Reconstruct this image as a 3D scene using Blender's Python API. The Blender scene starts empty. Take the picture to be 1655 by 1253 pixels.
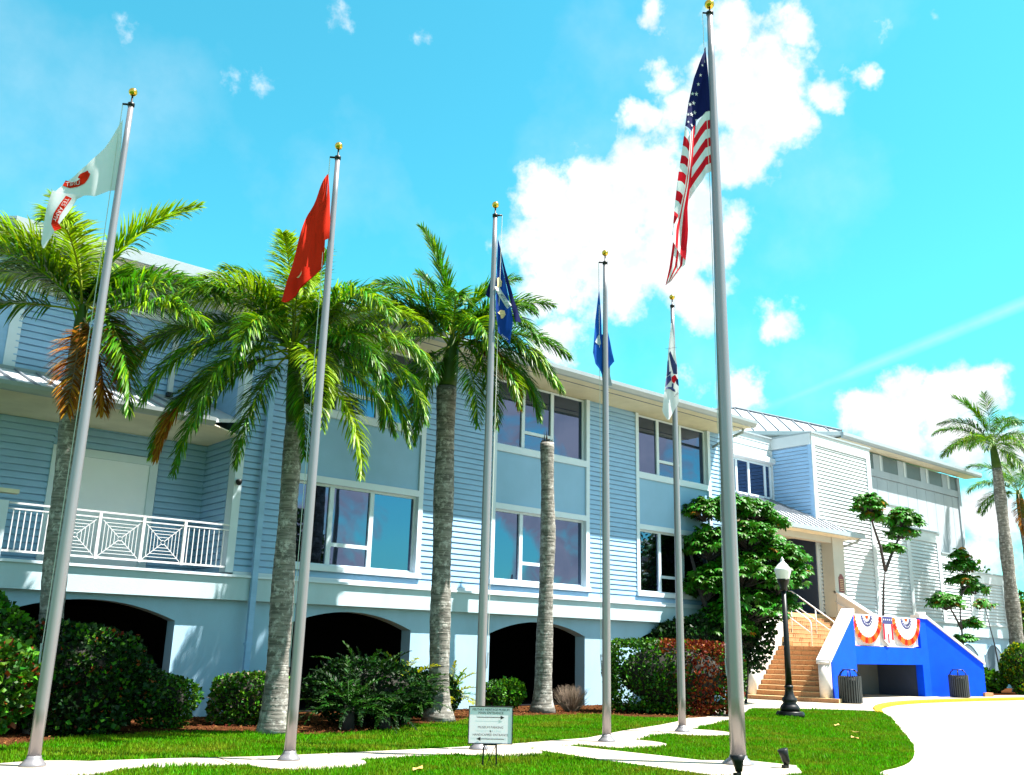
import bpy, bmesh, math, random
import numpy as np
from mathutils import Vector, Matrix

random.seed(7)
rng = np.random.default_rng(7)
S = bpy.context.scene
C = S.collection
R_ = math.radians

# ------------------------------------------------------------------ camera
PITCH, ROLL, YAW = 0.269571, 0.024186, 0.705778
_f = Vector((math.sin(YAW)*math.cos(PITCH), math.cos(YAW)*math.cos(PITCH), math.sin(PITCH)))
_r = Vector((math.cos(YAW), -math.sin(YAW), 0))
_u = _r.cross(_f)
_r2 = math.cos(ROLL)*_r + math.sin(ROLL)*_u
_u2 = -math.sin(ROLL)*_r + math.cos(ROLL)*_u
cam_d = bpy.data.cameras.new('camera')
cam = bpy.data.objects.new('camera', cam_d)
C.objects.link(cam)
m = Matrix((_r2, _u2, -_f)).transposed().to_4x4()
m.translation = Vector((0, 0, 1.6))
cam.matrix_world = m
cam_d.sensor_width = 36.0
cam_d.lens = 1514.75/1655*36
cam_d.clip_start = 0.1
cam_d.clip_end = 6000
S.camera = cam

# ------------------------------------------------------------------ light
S.view_settings.view_transform = 'Standard'
S.view_settings.look = 'None'
S.view_settings.exposure = 2.0
S.view_settings.gamma = 1.0
S.view_settings.use_curve_mapping = False
SUN_TO = Vector((1.0, -1.0, 2.6)).normalized()      # towards the sun
ELEV = math.asin(SUN_TO.z)
sun_d = bpy.data.lights.new('sun', 'SUN')
sun = bpy.data.objects.new('sun', sun_d)
C.objects.link(sun)
sun_d.energy = 5.0
sun_d.angle = R_(0.55)
sun_d.color = (1.0, 0.955, 0.88)
sun.rotation_euler = (-SUN_TO).to_track_quat('-Z', 'Y').to_euler()
sun.location = (20, -20, 50)

W = bpy.data.worlds.new('World')
S.world = W
W.use_nodes = True
nt = W.node_tree
nt.nodes.clear()
N = nt.nodes.new
L = nt.links.new
SKY_STR = 0.05
out = N('ShaderNodeOutputWorld')
bg = N('ShaderNodeBackground')
bg.inputs['Strength'].default_value = SKY_STR
L(bg.outputs[0], out.inputs[0])
sky = N('ShaderNodeTexSky')
sky.sky_type = 'NISHITA'
sky.sun_disc = False
sky.sun_elevation = ELEV
sky.sun_rotation = R_(135)
sky.air_density = 1.0
sky.dust_density = 0.6
sky.ozone_density = 1.0
tint = N('ShaderNodeMix'); tint.data_type = 'RGBA'; tint.blend_type = 'MULTIPLY'
tint.inputs[0].default_value = 1.0
L(sky.outputs[0], tint.inputs[6])
tint.inputs[7].default_value = (0.42, 1.66, 1.40, 1)
geo = N('ShaderNodeTexCoord')


def math_(op, a, b=None, c=None, clamp=False):
    n = N('ShaderNodeMath'); n.operation = op; n.use_clamp = clamp
    for i, v in enumerate((a, b, c)):
        if v is None:
            continue
        if isinstance(v, (int, float)):
            n.inputs[i].default_value = v
        else:
            L(v, n.inputs[i])
    return n.outputs[0]


def noise_(scale, detail, rough, vec, dist=0.0):
    n = N('ShaderNodeTexNoise')
    n.inputs['Scale'].default_value = scale
    n.inputs['Detail'].default_value = detail
    n.inputs['Roughness'].default_value = rough
    n.inputs['Distortion'].default_value = dist
    L(vec, n.inputs['Vector'])
    return n


D = geo.outputs['Generated']
w1 = noise_(14, 5, 0.6, D)
vs = N('ShaderNodeVectorMath'); vs.operation = 'SUBTRACT'; L(w1.outputs['Color'], vs.inputs[0]); vs.inputs[1].default_value = (.5, .5, .5)
vsc = N('ShaderNodeVectorMath'); vsc.operation = 'SCALE'; L(vs.outputs[0], vsc.inputs[0]); vsc.inputs['Scale'].default_value = 0.065
vad = N('ShaderNodeVectorMath'); vad.operation = 'ADD'; L(D, vad.inputs[0]); L(vsc.outputs[0], vad.inputs[1])
DW = vad.outputs[0]
# centres of the cumulus heaps: direction, angular radius, density
CL = [(0.5982, 0.6573, 0.4583, 0.0408, 1), (0.6349, 0.6302, 0.4469, 0.0557, 1), (0.6662, 0.5894, 0.4569, 0.0589, 1), (0.6996, 0.56, 0.4437, 0.0514, 1), (0.6252, 0.6662, 0.4065, 0.06, 1), (0.6703, 0.6287, 0.3943, 0.0673, 1), (0.709, 0.5858, 0.3926, 0.0594, 1), (0.7294, 0.5532, 0.4024, 0.0441, 1), (0.6296, 0.6893, 0.3584, 0.0453, 0.75), (0.6526, 0.689, 0.3154, 0.0379, 0.7), (0.7415, 0.5727, 0.3495, 0.0371, 0.9), (0.688, 0.6277, 0.3641, 0.045, 0.8), (0.6654, 0.4661, 0.5831, 0.0347, 0.9), (0.6891, 0.4781, 0.5446, 0.0492, 1), (0.7022, 0.4509, 0.5511, 0.0417, 1), (0.7233, 0.4641, 0.5113, 0.0494, 1), (0.7228, 0.4946, 0.4826, 0.043, 1), (0.7042, 0.4161, 0.5753, 0.0273, 0.7), (0.6367, 0.5702, 0.5191, 0.0275, 0.95), (0.6419, 0.5289, 0.5551, 0.0249, 0.7), (0.66, 0.5328, 0.5297, 0.0323, 0.6), (0.747, 0.4096, 0.5237, 0.0289, 1), (0.756, 0.3804, 0.5326, 0.017, 0.9), (0.7349, 0.525, 0.4293, 0.0291, 0.65), (0.7939, 0.5145, 0.324, 0.0277, 0.7), (0.8567, 0.4596, 0.2344, 0.0355, 1), (0.8717, 0.4284, 0.238, 0.042, 1), (0.8876, 0.3927, 0.2407, 0.0379, 1), (0.9014, 0.3573, 0.2447, 0.0304, 0.9), (0.8715, 0.4437, 0.2091, 0.040, .85), (0.8954, 0.3936, 0.2084, 0.042, .85), (0.9158, 0.3521, 0.1934, 0.042, .8), (0.7858, 0.563, 0.2561, 0.0332, 1), (0.9171, 0.3764, 0.1316, 0.05, 0.65), (0.9176, 0.3867, 0.0918, 0.04, 0.7), (0.7552, 0.5944, 0.2762, 0.0224, 0.5), (0.3106, 0.7873, 0.5326, 0.0208, 0.30), (0.3347, 0.7767, 0.5336, 0.0196, 0.30), (0.2053, 0.808, 0.5523, 0.0211, 0.30), (0.4432, 0.6776, 0.5869, 0.0113, 0.30), (0.7411, 0.3559, 0.5693, 0.0186, 0.5), (0.7645, 0.3107, 0.5648, 0.0117, 0.30), (0.3723, 0.7184, 0.5877, 0.0209, 0.35), (0.611, 0.5133, 0.6026, 0.0209, 0.6)]
acc = None
for (x, y, z, rad, s) in CL:
    d = N('ShaderNodeVectorMath'); d.operation = 'DISTANCE'
    L(DW, d.inputs[0]); d.inputs[1].default_value = (x, y, z)
    v = math_('MULTIPLY_ADD', d.outputs['Value'], -s/(rad*1.25), s)
    acc = v if acc is None else math_('MAXIMUM', acc, v)
n1 = noise_(26, 9, 0.62, D)
field = math_('MULTIPLY_ADD', n1.outputs['Fac'], 1.15, math_('SUBTRACT', acc, 0.72))
# general fair-weather clouds over the part of the sky that lies behind the viewer
n2 = noise_(7.0, 10, 0.6, D, 0.3)
dotf = N('ShaderNodeVectorMath'); dotf.operation = 'DOT_PRODUCT'
L(D, dotf.inputs[0]); dotf.inputs[1].default_value = (0.6252, 0.7336, 0.2663)
back = math_('MULTIPLY_ADD', dotf.outputs['Value'], -4.0, 2.9, clamp=True)
gen = math_('MULTIPLY', math_('MULTIPLY_ADD', n2.outputs['Fac'], 13.0, -6.1, clamp=True), back)
mr = N('ShaderNodeMapRange'); mr.interpolation_type = 'SMOOTHSTEP'
L(field, mr.inputs['Value']); mr.inputs['From Min'].default_value = 0.0; mr.inputs['From Max'].default_value = 0.42
cloud = math_('MAXIMUM', mr.outputs[0], gen)
# thin contrail
dc = N('ShaderNodeVectorMath'); dc.operation = 'DOT_PRODUCT'
L(D, dc.inputs[0]); dc.inputs[1].default_value = (0.3829, -0.1621, -0.9094)
ab = math_('ABSOLUTE', dc.outputs['Value'])
ctr = math_('MULTIPLY_ADD', ab, -130.0, 1.0, clamp=True)
dl = N('ShaderNodeVectorMath'); dl.operation = 'DOT_PRODUCT'
L(D, dl.inputs[0]); dl.inputs[1].default_value = (0.894, 0.315, 0.32)
ctr = math_('MULTIPLY', ctr, math_('MULTIPLY_ADD', dl.outputs['Value'], 12.0, -11.2, clamp=True))
cloud = math_('ADD', cloud, math_('MULTIPLY', ctr, 0.30), clamp=True)
# faint veil
n3 = noise_(5, 6, 0.55, D)
veil = math_('MULTIPLY_ADD', n3.outputs['Fac'], 0.7, -0.34, clamp=True)
cloud = math_('MAXIMUM', cloud, veil)
mixc = N('ShaderNodeMix'); mixc.data_type = 'RGBA'
L(cloud, mixc.inputs[0])
L(tint.outputs[2], mixc.inputs[6])
n4 = noise_(30, 6, 0.6, D)
crm = N('ShaderNodeValToRGB')
crm.color_ramp.elements[0].color = (4.6, 5.1, 5.5, 1); crm.color_ramp.elements[0].position = .35
crm.color_ramp.elements[1].color = (6.4, 6.5, 6.6, 1); crm.color_ramp.elements[1].position = .6
L(n4.outputs['Fac'], crm.inputs[0])
L(crm.outputs[0], mixc.inputs[7])
L(mixc.outputs[2], bg.inputs['Color'])
W.cycles.sampling_method = 'AUTOMATIC' if hasattr(W, 'cycles') else None

# ------------------------------------------------------------------ materials
MATS = {}


def mat(name, col, rough=0.6, metal=0.0, var=0.0, vscale=3.0, bump=0.0, bscale=40.0, spec=0.5,
        col2=None, detail=6, island=0.0, trans=0.0, stretch=None, lo=.35, hi=.65):
    mt = bpy.data.materials.new(name)
    mt.use_nodes = True
    t = mt.node_tree
    b = t.nodes['Principled BSDF']
    b.inputs['Roughness'].default_value = rough
    b.inputs['Metallic'].default_value = metal
    b.inputs['Specular IOR Level'].default_value = spec
    c = (*col, 1)
    b.inputs['Base Color'].default_value = c
    vec = None
    if var or col2 or bump:
        tc = t.nodes.new('ShaderNodeNewGeometry')
        mp = t.nodes.new('ShaderNodeMapping')
        if stretch:
            mp.inputs['Scale'].default_value = stretch
        t.links.new(tc.outputs['Position'], mp.inputs[0])
        vec = mp.outputs[0]
    last = None
    if var or col2:
        n = t.nodes.new('ShaderNodeTexNoise')
        n.inputs['Scale'].default_value = vscale
        n.inputs['Detail'].default_value = detail
        n.inputs['Roughness'].default_value = .6
        t.links.new(vec, n.inputs['Vector'])
        r = t.nodes.new('ShaderNodeValToRGB')
        a2 = col2 if col2 else tuple(x*(1-var) for x in col)
        r.color_ramp.elements[0].position = lo
        r.color_ramp.elements[1].position = hi
        r.color_ramp.elements[0].color = (*a2, 1)
        r.color_ramp.elements[1].color = c
        t.links.new(n.outputs['Fac'], r.inputs[0])
        last = r.outputs[0]
    if island:
        g = t.nodes.new('ShaderNodeNewGeometry')
        hsv = t.nodes.new('ShaderNodeHueSaturation')
        ma = t.nodes.new('ShaderNodeMapRange')
        ma.inputs['To Min'].default_value = 1-island
        ma.inputs['To Max'].default_value = 1+island
        t.links.new(g.outputs['Random Per Island'], ma.inputs['Value'])
        t.links.new(ma.outputs[0], hsv.inputs['Value'])
        mh = t.nodes.new('ShaderNodeMapRange')
        mh.inputs['To Min'].default_value = .5-.035*min(1, island*2)
        mh.inputs['To Max'].default_value = .5+.02
        t.links.new(g.outputs['Random Per Island'], mh.inputs['Value'])
        t.links.new(mh.outputs[0], hsv.inputs['Hue'])
        if last is not None:
            t.links.new(last, hsv.inputs['Color'])
        else:
            hsv.inputs['Color'].default_value = c
        last = hsv.outputs[0]
    if last is not None:
        t.links.new(last, b.inputs['Base Color'])
    if bump:
        n = t.nodes.new('ShaderNodeTexNoise')
        n.inputs['Scale'].default_value = bscale
        n.inputs['Detail'].default_value = 5
        t.links.new(vec, n.inputs['Vector'])
        bp = t.nodes.new('ShaderNodeBump')
        bp.inputs['Strength'].default_value = bump
        bp.inputs['Distance'].default_value = .02
        t.links.new(n.outputs['Fac'], bp.inputs['Height'])
        t.links.new(bp.outputs[0], b.inputs['Normal'])
    if trans:
        tr = t.nodes.new('ShaderNodeBsdfTranslucent')
        if last is not None:
            t.links.new(last, tr.inputs[0])
        else:
            tr.inputs[0].default_value = c
        mx = t.nodes.new('ShaderNodeMixShader')
        mx.inputs[0].default_value = trans
        t.links.new(b.outputs[0], mx.inputs[1])
        t.links.new(tr.outputs[0], mx.inputs[2])
        t.links.new(mx.outputs[0], t.nodes['Material Output'].inputs[0])
    MATS[name] = mt
    return mt


M_ = mat
M_('siding_paint', (.262, .435, .66), .6, var=.14, vscale=1.1, bump=.08, bscale=60, stretch=(1, 1, 5), spec=.25)
M_('siding_white', (.50, .545, .58), .55, var=.06, vscale=2, bump=.05, bscale=60, spec=.3)
M_('white_trim', (.55, .63, .72), .5, var=.05, vscale=2.5, spec=.3)
M_('spandrel', (.24, .41, .60), .7, var=.10, vscale=.8, spec=.25)
M_('stucco', (.33, .50, .64), .9, var=.13, vscale=.9, bump=.3, bscale=90, spec=.1, stretch=(1, 1, .5))
M_('band_stucco', (.42, .54, .60), .9, var=.16, vscale=1.1, bump=.2, bscale=80, stretch=(1, 1, .4), lo=.3, hi=.6, spec=.1)
M_('soffit', (.64, .59, .45), .85, var=.14, vscale=1.5, spec=.1)
M_('gutter_metal', (.27, .31, .34), .4, var=.08, vscale=4)
M_('roof_metal', (.55, .57, .60), .42, .2, var=.08, vscale=.6)
M_('seam_metal', (.16, .18, .21), .5, .2)
M_('shade_black', (.010, .010, .012), .98, spec=0)  # near-black colour standing for the shade inside openings
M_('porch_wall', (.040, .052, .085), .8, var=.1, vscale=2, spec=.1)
M_('gallery_panel', (.33, .38, .43), .7, var=.14, vscale=.9, stretch=(1, 1, .3), spec=.2)
M_('screen_glass', (.075, .095, .10), .4, var=.1, vscale=3)
M_('cream_column', (.42, .41, .37), .8, var=.06, vscale=2, spec=.1)
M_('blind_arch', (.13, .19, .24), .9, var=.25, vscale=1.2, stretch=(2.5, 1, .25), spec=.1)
M_('door_white', (.74, .76, .84), .6, var=.03, vscale=2, spec=.2)
M_('royal_blue', (.0, .062, .78), .75, var=.14, vscale=2.2, bump=.3, bscale=45, spec=.08)
M_('terracotta', (.45, .225, .115), .8, var=.22, vscale=5, spec=.15)
M_('grout', (.55, .38, .20), .9, spec=.1)
M_('parapet_white', (.60, .56, .54), .8, var=.08, vscale=2, bump=.1, bscale=60, spec=.1)
M_('rail_paint', (.58, .57, .60), .4)
M_('brushed_aluminium', (.275, .25, .262), .30, .55, var=.06, vscale=6, stretch=(1, 1, .1))
M_('gold_ball', (.72, .42, .06), .22, 1.0)
M_('black_metal', (.006, .006, .007), .4, spec=.3)
M_('bin_slat', (.050, .058, .060), .55, var=.2, vscale=9, spec=.3)
M_('lamp_glass', (.70, .70, .70), .35)
M_('sign_face', (.90, .79, .84), .6, spec=.2)
M_('ink', (.012, .012, .015), .6)
M_('rope', (.55, .55, .52), .8)
M_('concrete', (.42, .36, .30), .9, var=.28, vscale=1.6, bump=.3, bscale=70, spec=.1)
M_('concrete_pale', (.43, .375, .30), .9, var=.22, vscale=.8, bump=.25, bscale=50, spec=.1)
M_('kerb_yellow', (.42, .25, .018), .75, var=.22, vscale=3, bump=.2, bscale=60, spec=.1)
M_('earth', (.05, .10, .02), .95, var=.4, vscale=1.2)
M_('lawn_soil', (.030, .095, .0015), .95, var=.35, vscale=2.2, bump=.6, bscale=60, spec=0)
M_('mulch', (.085, .034, .014), .95, var=.6, vscale=22, bump=1, bscale=45, spec=0)
M_('mulch_chip', (.11, .045, .018), .95, island=.6, spec=0)
M_('dry_leaf', (.42, .26, .07), .8, island=.3)
M_('grass_blade', (.060, .225, .0010), .6, island=.5, trans=.4, col2=(.15, .19, .008), vscale=.8, spec=.06, lo=.33, hi=.55)
M_('clover', (.09, .21, .02), .6, island=.4, trans=.3, spec=.1)
M_('palm_leaf', (.044, .155, .0020), .42, island=.45, trans=.30, spec=.3)
M_('palm_leaf_yellow', (.20, .33, .003), .45, island=.40, trans=.36, spec=.3)
M_('palm_leaf_dry', (.30, .115, .010), .8, island=.4, trans=.25, spec=.1)
M_('palm_rib', (.19, .21, .015), .55, spec=.2)
M_('crownshaft', (.040, .085, .008), .5, var=.3, vscale=4, spec=.2)
M_('scheff_leaf', (.024, .125, .0035), .48, island=.55, trans=.16, spec=.22)
M_('scheff_yellow', (.24, .12, .008), .5, island=.3, trans=.25, spec=.15)
M_('bush_leaf', (.013, .062, .0030), .5, island=.45, trans=.2, spec=.18)
M_('bush_leaf_bright', (.055, .175, .0045), .5, island=.45, trans=.3, spec=.2)
M_('bush_leaf_shade', (.0045, .022, .0035), .5, island=.45, trans=.12, spec=.15)  # leaf green blackened to stand for the shade within bushes
M_('red_leaf', (.15, .028, .006), .5, island=.45, trans=.18, spec=.15)
M_('fern_yellow', (.28, .30, .004), .5, island=.3, trans=.35, spec=.15)
M_('fern_green', (.05, .15, .006), .5, island=.35, trans=.3, spec=.15)
M_('twig', (.17, .12, .085), .9, island=.3)
M_('splinter_shade_core', (.015, .014, .010), .95)  # splinters of the broken trunk, and the light-blocking cores of bushes
M_('shrub_bark', (.045, .035, .035), .9, var=.3, vscale=8)
M_('flag_white', (.68, .69, .71), .8, trans=.35, spec=.1)
M_('flag_red', (.62, .022, .006), .8, trans=.3, spec=.1)
M_('flag_redus', (.60, .010, .022), .8, trans=.3, spec=.1)
M_('flag_navy', (.006, .010, .075), .8, trans=.25, spec=.1)
M_('flag_blue', (.006, .040, .22), .8, trans=.3, spec=.1)
M_('flag_skyblue', (.008, .085, .42), .8, trans=.3, spec=.1)
M_('flag_gold', (.60, .42, .22), .7)
M_('flag_grey', (.30, .36, .42), .7)
M_('emblem_navy', (.02, .025, .13), .7)
M_('banner_orange', (.55, .10, .012), .8, spec=.1)
M_('banner_red', (.48, .012, .03), .8, spec=.1)
M_('inner_shade', (.10, .11, .11), .9, var=.1, vscale=2, spec=.1)
M_('plaque_red', (.14, .012, .015), .4)


def bark(name, base, dark, light):
    mt = bpy.data.materials.new(name)
    mt.use_nodes = True
    t = mt.node_tree
    b = t.nodes['Principled BSDF']
    b.inputs['Roughness'].default_value = .85
    g = t.nodes.new('ShaderNodeNewGeometry')
    mp = t.nodes.new('ShaderNodeMapping'); mp.inputs['Scale'].default_value = (1.4, 1.4, 14)
    t.links.new(g.outputs['Position'], mp.inputs[0])
    n = t.nodes.new('ShaderNodeTexNoise'); n.inputs['Scale'].default_value = 1.7; n.inputs['Detail'].default_value = 6
    t.links.new(mp.outputs[0], n.inputs['Vector'])
    r = t.nodes.new('ShaderNodeValToRGB')
    r.color_ramp.elements[0].position = .38; r.color_ramp.elements[0].color = (*dark, 1)
    r.color_ramp.elements[1].position = .62; r.color_ramp.elements[1].color = (*base, 1)
    t.links.new(n.outputs['Fac'], r.inputs[0])
    n2 = t.nodes.new('ShaderNodeTexNoise'); n2.inputs['Scale'].default_value = 7; n2.inputs['Detail'].default_value = 8; n2.inputs['Roughness'].default_value = .75
    t.links.new(g.outputs['Position'], n2.inputs['Vector'])
    r2 = t.nodes.new('ShaderNodeValToRGB')
    r2.color_ramp.elements[0].position = .50; r2.color_ramp.elements[0].color = (0, 0, 0, 1)
    r2.color_ramp.elements[1].position = .62; r2.color_ramp.elements[1].color = (1, 1, 1, 1)
    t.links.new(n2.outputs['Fac'], r2.inputs[0])
    mx = t.nodes.new('ShaderNodeMix'); mx.data_type = 'RGBA'
    t.links.new(r2.outputs[0], mx.inputs[0])
    t.links.new(r.outputs[0], mx.inputs[6])
    mx.inputs[7].default_value = (*light, 1)
    t.links.new(mx.outputs[2], b.inputs['Base Color'])
    bp = t.nodes.new('ShaderNodeBump'); bp.inputs['Strength'].default_value = .6; bp.inputs['Distance'].default_value = .03
    t.links.new(n.outputs['Fac'], bp.inputs['Height'])
    t.links.new(bp.outputs[0], b.inputs['Normal'])
    MATS[name] = mt


bark('palm_bark', (.18, .165, .145), (.07, .065, .055), (.34, .325, .30))


def glass_mat(name, refl, base):
    mt = bpy.data.materials.new(name)
    mt.use_nodes = True
    t = mt.node_tree
    b = t.nodes['Principled BSDF']
    b.inputs['Base Color'].default_value = (*base, 1)
    b.inputs['Roughness'].default_value = .2
    gl = t.nodes.new('ShaderNodeBsdfGlossy')
    gl.inputs['Color'].default_value = (*refl, 1)
    gl.inputs['Roughness'].default_value = .012
    n = t.nodes.new('ShaderNodeTexNoise'); n.inputs['Scale'].default_value = .7; n.inputs['Detail'].default_value = 1
    g = t.nodes.new('ShaderNodeNewGeometry')
    t.links.new(g.outputs['Position'], n.inputs['Vector'])
    bp = t.nodes.new('ShaderNodeBump'); bp.inputs['Strength'].default_value = .12; bp.inputs['Distance'].default_value = .05
    t.links.new(n.outputs['Fac'], bp.inputs['Height'])
    t.links.new(bp.outputs[0], gl.inputs['Normal'])
    mx = t.nodes.new('ShaderNodeMixShader'); mx.inputs[0].default_value = .9
    t.links.new(b.outputs[0], mx.inputs[1]); t.links.new(gl.outputs[0], mx.inputs[2])
    t.links.new(mx.outputs[0], t.nodes['Material Output'].inputs[0])
    MATS[name] = mt


glass_mat('window_glass', (.125, .155, .245), (.002, .003, .006))

# ------------------------------------------------------------------ helpers
ORG = {}


def tag(o, label=None, cat=None, group=None, kind=None):
    if label: o['label'] = label
    if cat: o['category'] = cat
    if group: o['group'] = group
    if kind: o['kind'] = kind
    return o


def thing(name, label, cat, loc, group=None):
    o = bpy.data.objects.new(name, None)
    C.objects.link(o)
    o.location = loc
    o.empty_display_size = .3
    ORG[o.name] = Vector(loc)
    return tag(o, label, cat, group)


class MB:
    def __init__(s):
        s.v = []; s.f = []; s.m = []

    def add(s, vs, fs, mi=0):
        b = len(s.v)
        s.v.extend([tuple(x) for x in vs])
        for f in fs:
            s.f.append(tuple(i+b for i in f)); s.m.append(mi)
        return s

    def box(s, x0, x1, y0, y1, z0, z1, mi=0):
        v = [(x0, y0, z0), (x1, y0, z0), (x1, y1, z0), (x0, y1, z0), (x0, y0, z1), (x1, y0, z1), (x1, y1, z1), (x0, y1, z1)]
        return s.add(v, [(0, 3, 2, 1), (4, 5, 6, 7), (0, 1, 5, 4), (1, 2, 6, 5), (2, 3, 7, 6), (3, 0, 4, 7)], mi)

    def obox(s, o, a, b, c, mi=0):
        """box from corner o along vectors a, b, c"""
        o, a, b, c = map(Vector, (o, a, b, c))
        v = [o, o+a, o+a+b, o+b, o+c, o+a+c, o+a+b+c, o+b+c]
        return s.add(v, [(0, 3, 2, 1), (4, 5, 6, 7), (0, 1, 5, 4), (1, 2, 6, 5), (2, 3, 7, 6), (3, 0, 4, 7)], mi)

    def bar(s, p, q, w, h, mi=0, up=(0, 0, 1)):
        p, q = Vector(p), Vector(q)
        d = q-p
        sd = d.cross(Vector(up))
        if sd.length < 1e-6: sd = Vector((1, 0, 0))
        sd.normalize()
        uu = sd.cross(d).normalized()
        return s.obox(p - sd*w/2 - uu*h/2, sd*w, uu*h, d, mi)

    def prism(s, poly, ext, mi=0):
        """poly: 3-D points of a planar polygon, ext: extrusion vector"""
        n = len(poly); e = Vector(ext)
        v = [Vector(p) for p in poly] + [Vector(p)+e for p in poly]
        fs = [tuple(range(n))[::-1], tuple(range(n, 2*n))] + [(i, (i+1) % n, n+(i+1) % n, n+i) for i in range(n)]
        return s.add(v, fs, mi)

    def tube(s, path, rad, n=8, mi=0, cap=True):
        path = [Vector(p) for p in path]
        if isinstance(rad, (int, float)): rad = [rad]*len(path)
        vs = []; k = len(path)
        ref = Vector((0, 0, 1)) if abs((path[-1]-path[0]).normalized().z) < .9 else Vector((1, 0, 0))
        for i, p in enumerate(path):
            d = (path[min(i+1, k-1)]-path[max(i-1, 0)]).normalized()
            a = d.cross(ref)
            if a.length < 1e-5: a = d.orthogonal()
            a.normalize(); b = d.cross(a)
            for j in range(n):
                t = 2*math.pi*j/n
                vs.append(p+(a*math.cos(t)+b*math.sin(t))*rad[i])
        fs = [(i*n+j, i*n+(j+1) % n, (i+1)*n+(j+1) % n, (i+1)*n+j) for i in range(k-1) for j in range(n)]
        if cap: fs += [tuple(range(n))[::-1], tuple(range((k-1)*n, k*n))]
        return s.add(vs, fs, mi)

    def lathe(s, prof, c, n=20, mi=0):
        """prof: list of (radius, z) from the base c up"""
        vs = [(c[0]+r*math.cos(2*math.pi*j/n), c[1]+r*math.sin(2*math.pi*j/n), c[2]+z) for r, z in prof for j in range(n)]
        k = len(prof)
        fs = [(i*n+j, i*n+(j+1) % n, (i+1)*n+(j+1) % n, (i+1)*n+j) for i in range(k-1) for j in range(n)]
        fs += [tuple(range(n))[::-1], tuple(range((k-1)*n, k*n))]
        return s.add(vs, fs, mi)

    def mesh(s, name, mats, org=(0, 0, 0), smooth=False):
        me = bpy.data.meshes.new(name)
        o = Vector(org)
        me.from_pydata([(x-o.x, y-o.y, z-o.z) for x, y, z in s.v], [], s.f)
        for k in (mats if isinstance(mats, (list, tuple)) else [mats]):
            me.materials.append(MATS[k])
        if any(s.m): me.polygons.foreach_set('material_index', s.m)
        if smooth: me.polygons.foreach_set('use_smooth', [True]*len(s.f))
        me.update()
        return me

    def build(s, name, mats, parent=None, smooth=False, loc=None):
        """world coordinates in, child of `parent` (or top level standing at loc)"""
        org = ORG[parent.name] if parent else Vector(loc or (0, 0, 0))
        me = s.mesh(name, mats, org, smooth)
        ob = bpy.data.objects.new(name, me)
        C.objects.link(ob)
        if parent:
            ob.parent = parent
        else:
            ob.location = org
        ORG[ob.name] = org
        return ob


def put(name, me, parent, wloc, rot=(0, 0, 0), scale=None):
    """an object that shares mesh data, child of parent, at a world place"""
    o = bpy.data.objects.new(name, me)
    C.objects.link(o)
    o.parent = parent
    o.location = Vector(wloc)-(ORG[parent.name] if parent else Vector())
    o.rotation_euler = rot
    if scale: o.scale = scale
    ORG[o.name] = Vector(wloc)
    return o


def raw_mesh(name, verts, tris, mats, mi=None, smooth=False):
    """numpy triangles"""
    me = bpy.data.meshes.new(name)
    nv, nf = len(verts), len(tris)
    me.vertices.add(nv); me.vertices.foreach_set('co', np.asarray(verts, np.float32).ravel())
    me.loops.add(nf*3); me.loops.foreach_set('vertex_index', np.asarray(tris, np.int32).ravel())
    me.polygons.add(nf)
    me.polygons.foreach_set('loop_start', np.arange(nf, dtype=np.int32)*3)
    for k in mats: me.materials.append(MATS[k])
    if mi is not None: me.polygons.foreach_set('material_index', np.asarray(mi, np.int32))
    if smooth: me.polygons.foreach_set('use_smooth', np.ones(nf, bool))
    me.update(calc_edges=True)
    me.validate()
    return me


def slab(name, pts, z0, z1, material, kind='structure'):
    bm = bmesh.new()
    vs = [bm.verts.new((x, y, z1)) for x, y in pts]
    f = bm.faces.new(vs)
    bmesh.ops.recalc_face_normals(bm, faces=[f])
    if f.normal.z < 0: f.normal_flip()
    bmesh.ops.triangulate(bm, faces=[f])
    top = list(bm.faces)
    r = bmesh.ops.extrude_face_region(bm, geom=top)
    for v in [e for e in r['geom'] if isinstance(e, bmesh.types.BMVert)]: v.co.z = z0
    bmesh.ops.recalc_face_normals(bm, faces=bm.faces)
    me = bpy.data.meshes.new(name)
    bm.to_mesh(me); bm.free()
    me.materials.append(MATS[material])
    o = bpy.data.objects.new(name, me)
    C.objects.link(o)
    if kind: o['kind'] = kind
    return o


def smooth_poly(pts, it=2, closed=False):
    for _ in range(it):
        o = [] if closed else [pts[0]]
        n = len(pts)
        for i in range(n if closed else n-1):
            a, b = pts[i], pts[(i+1) % n]
            o.append((a[0]*.75+b[0]*.25, a[1]*.75+b[1]*.25)); o.append((a[0]*.25+b[0]*.75, a[1]*.25+b[1]*.75))
        if not closed: o.append(pts[-1])
        pts = o
    return pts


def text_geo(txt, size):
    """flat triangles of a line of text centred on 0,0 in its own x,y plane"""
    cu = bpy.data.curves.new('txt', 'FONT')
    cu.body = txt; cu.size = size; cu.align_x = 'CENTER'; cu.align_y = 'CENTER'; cu.resolution_u = 2
    o = bpy.data.objects.new('txt', cu)
    me = o.to_mesh()
    v = [(p.co.x, p.co.y) for p in me.vertices]
    f = [tuple(p.vertices) for p in me.polygons]
    o.to_mesh_clear()
    bpy.data.objects.remove(o); bpy.data.curves.remove(cu)
    return v, f

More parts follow.
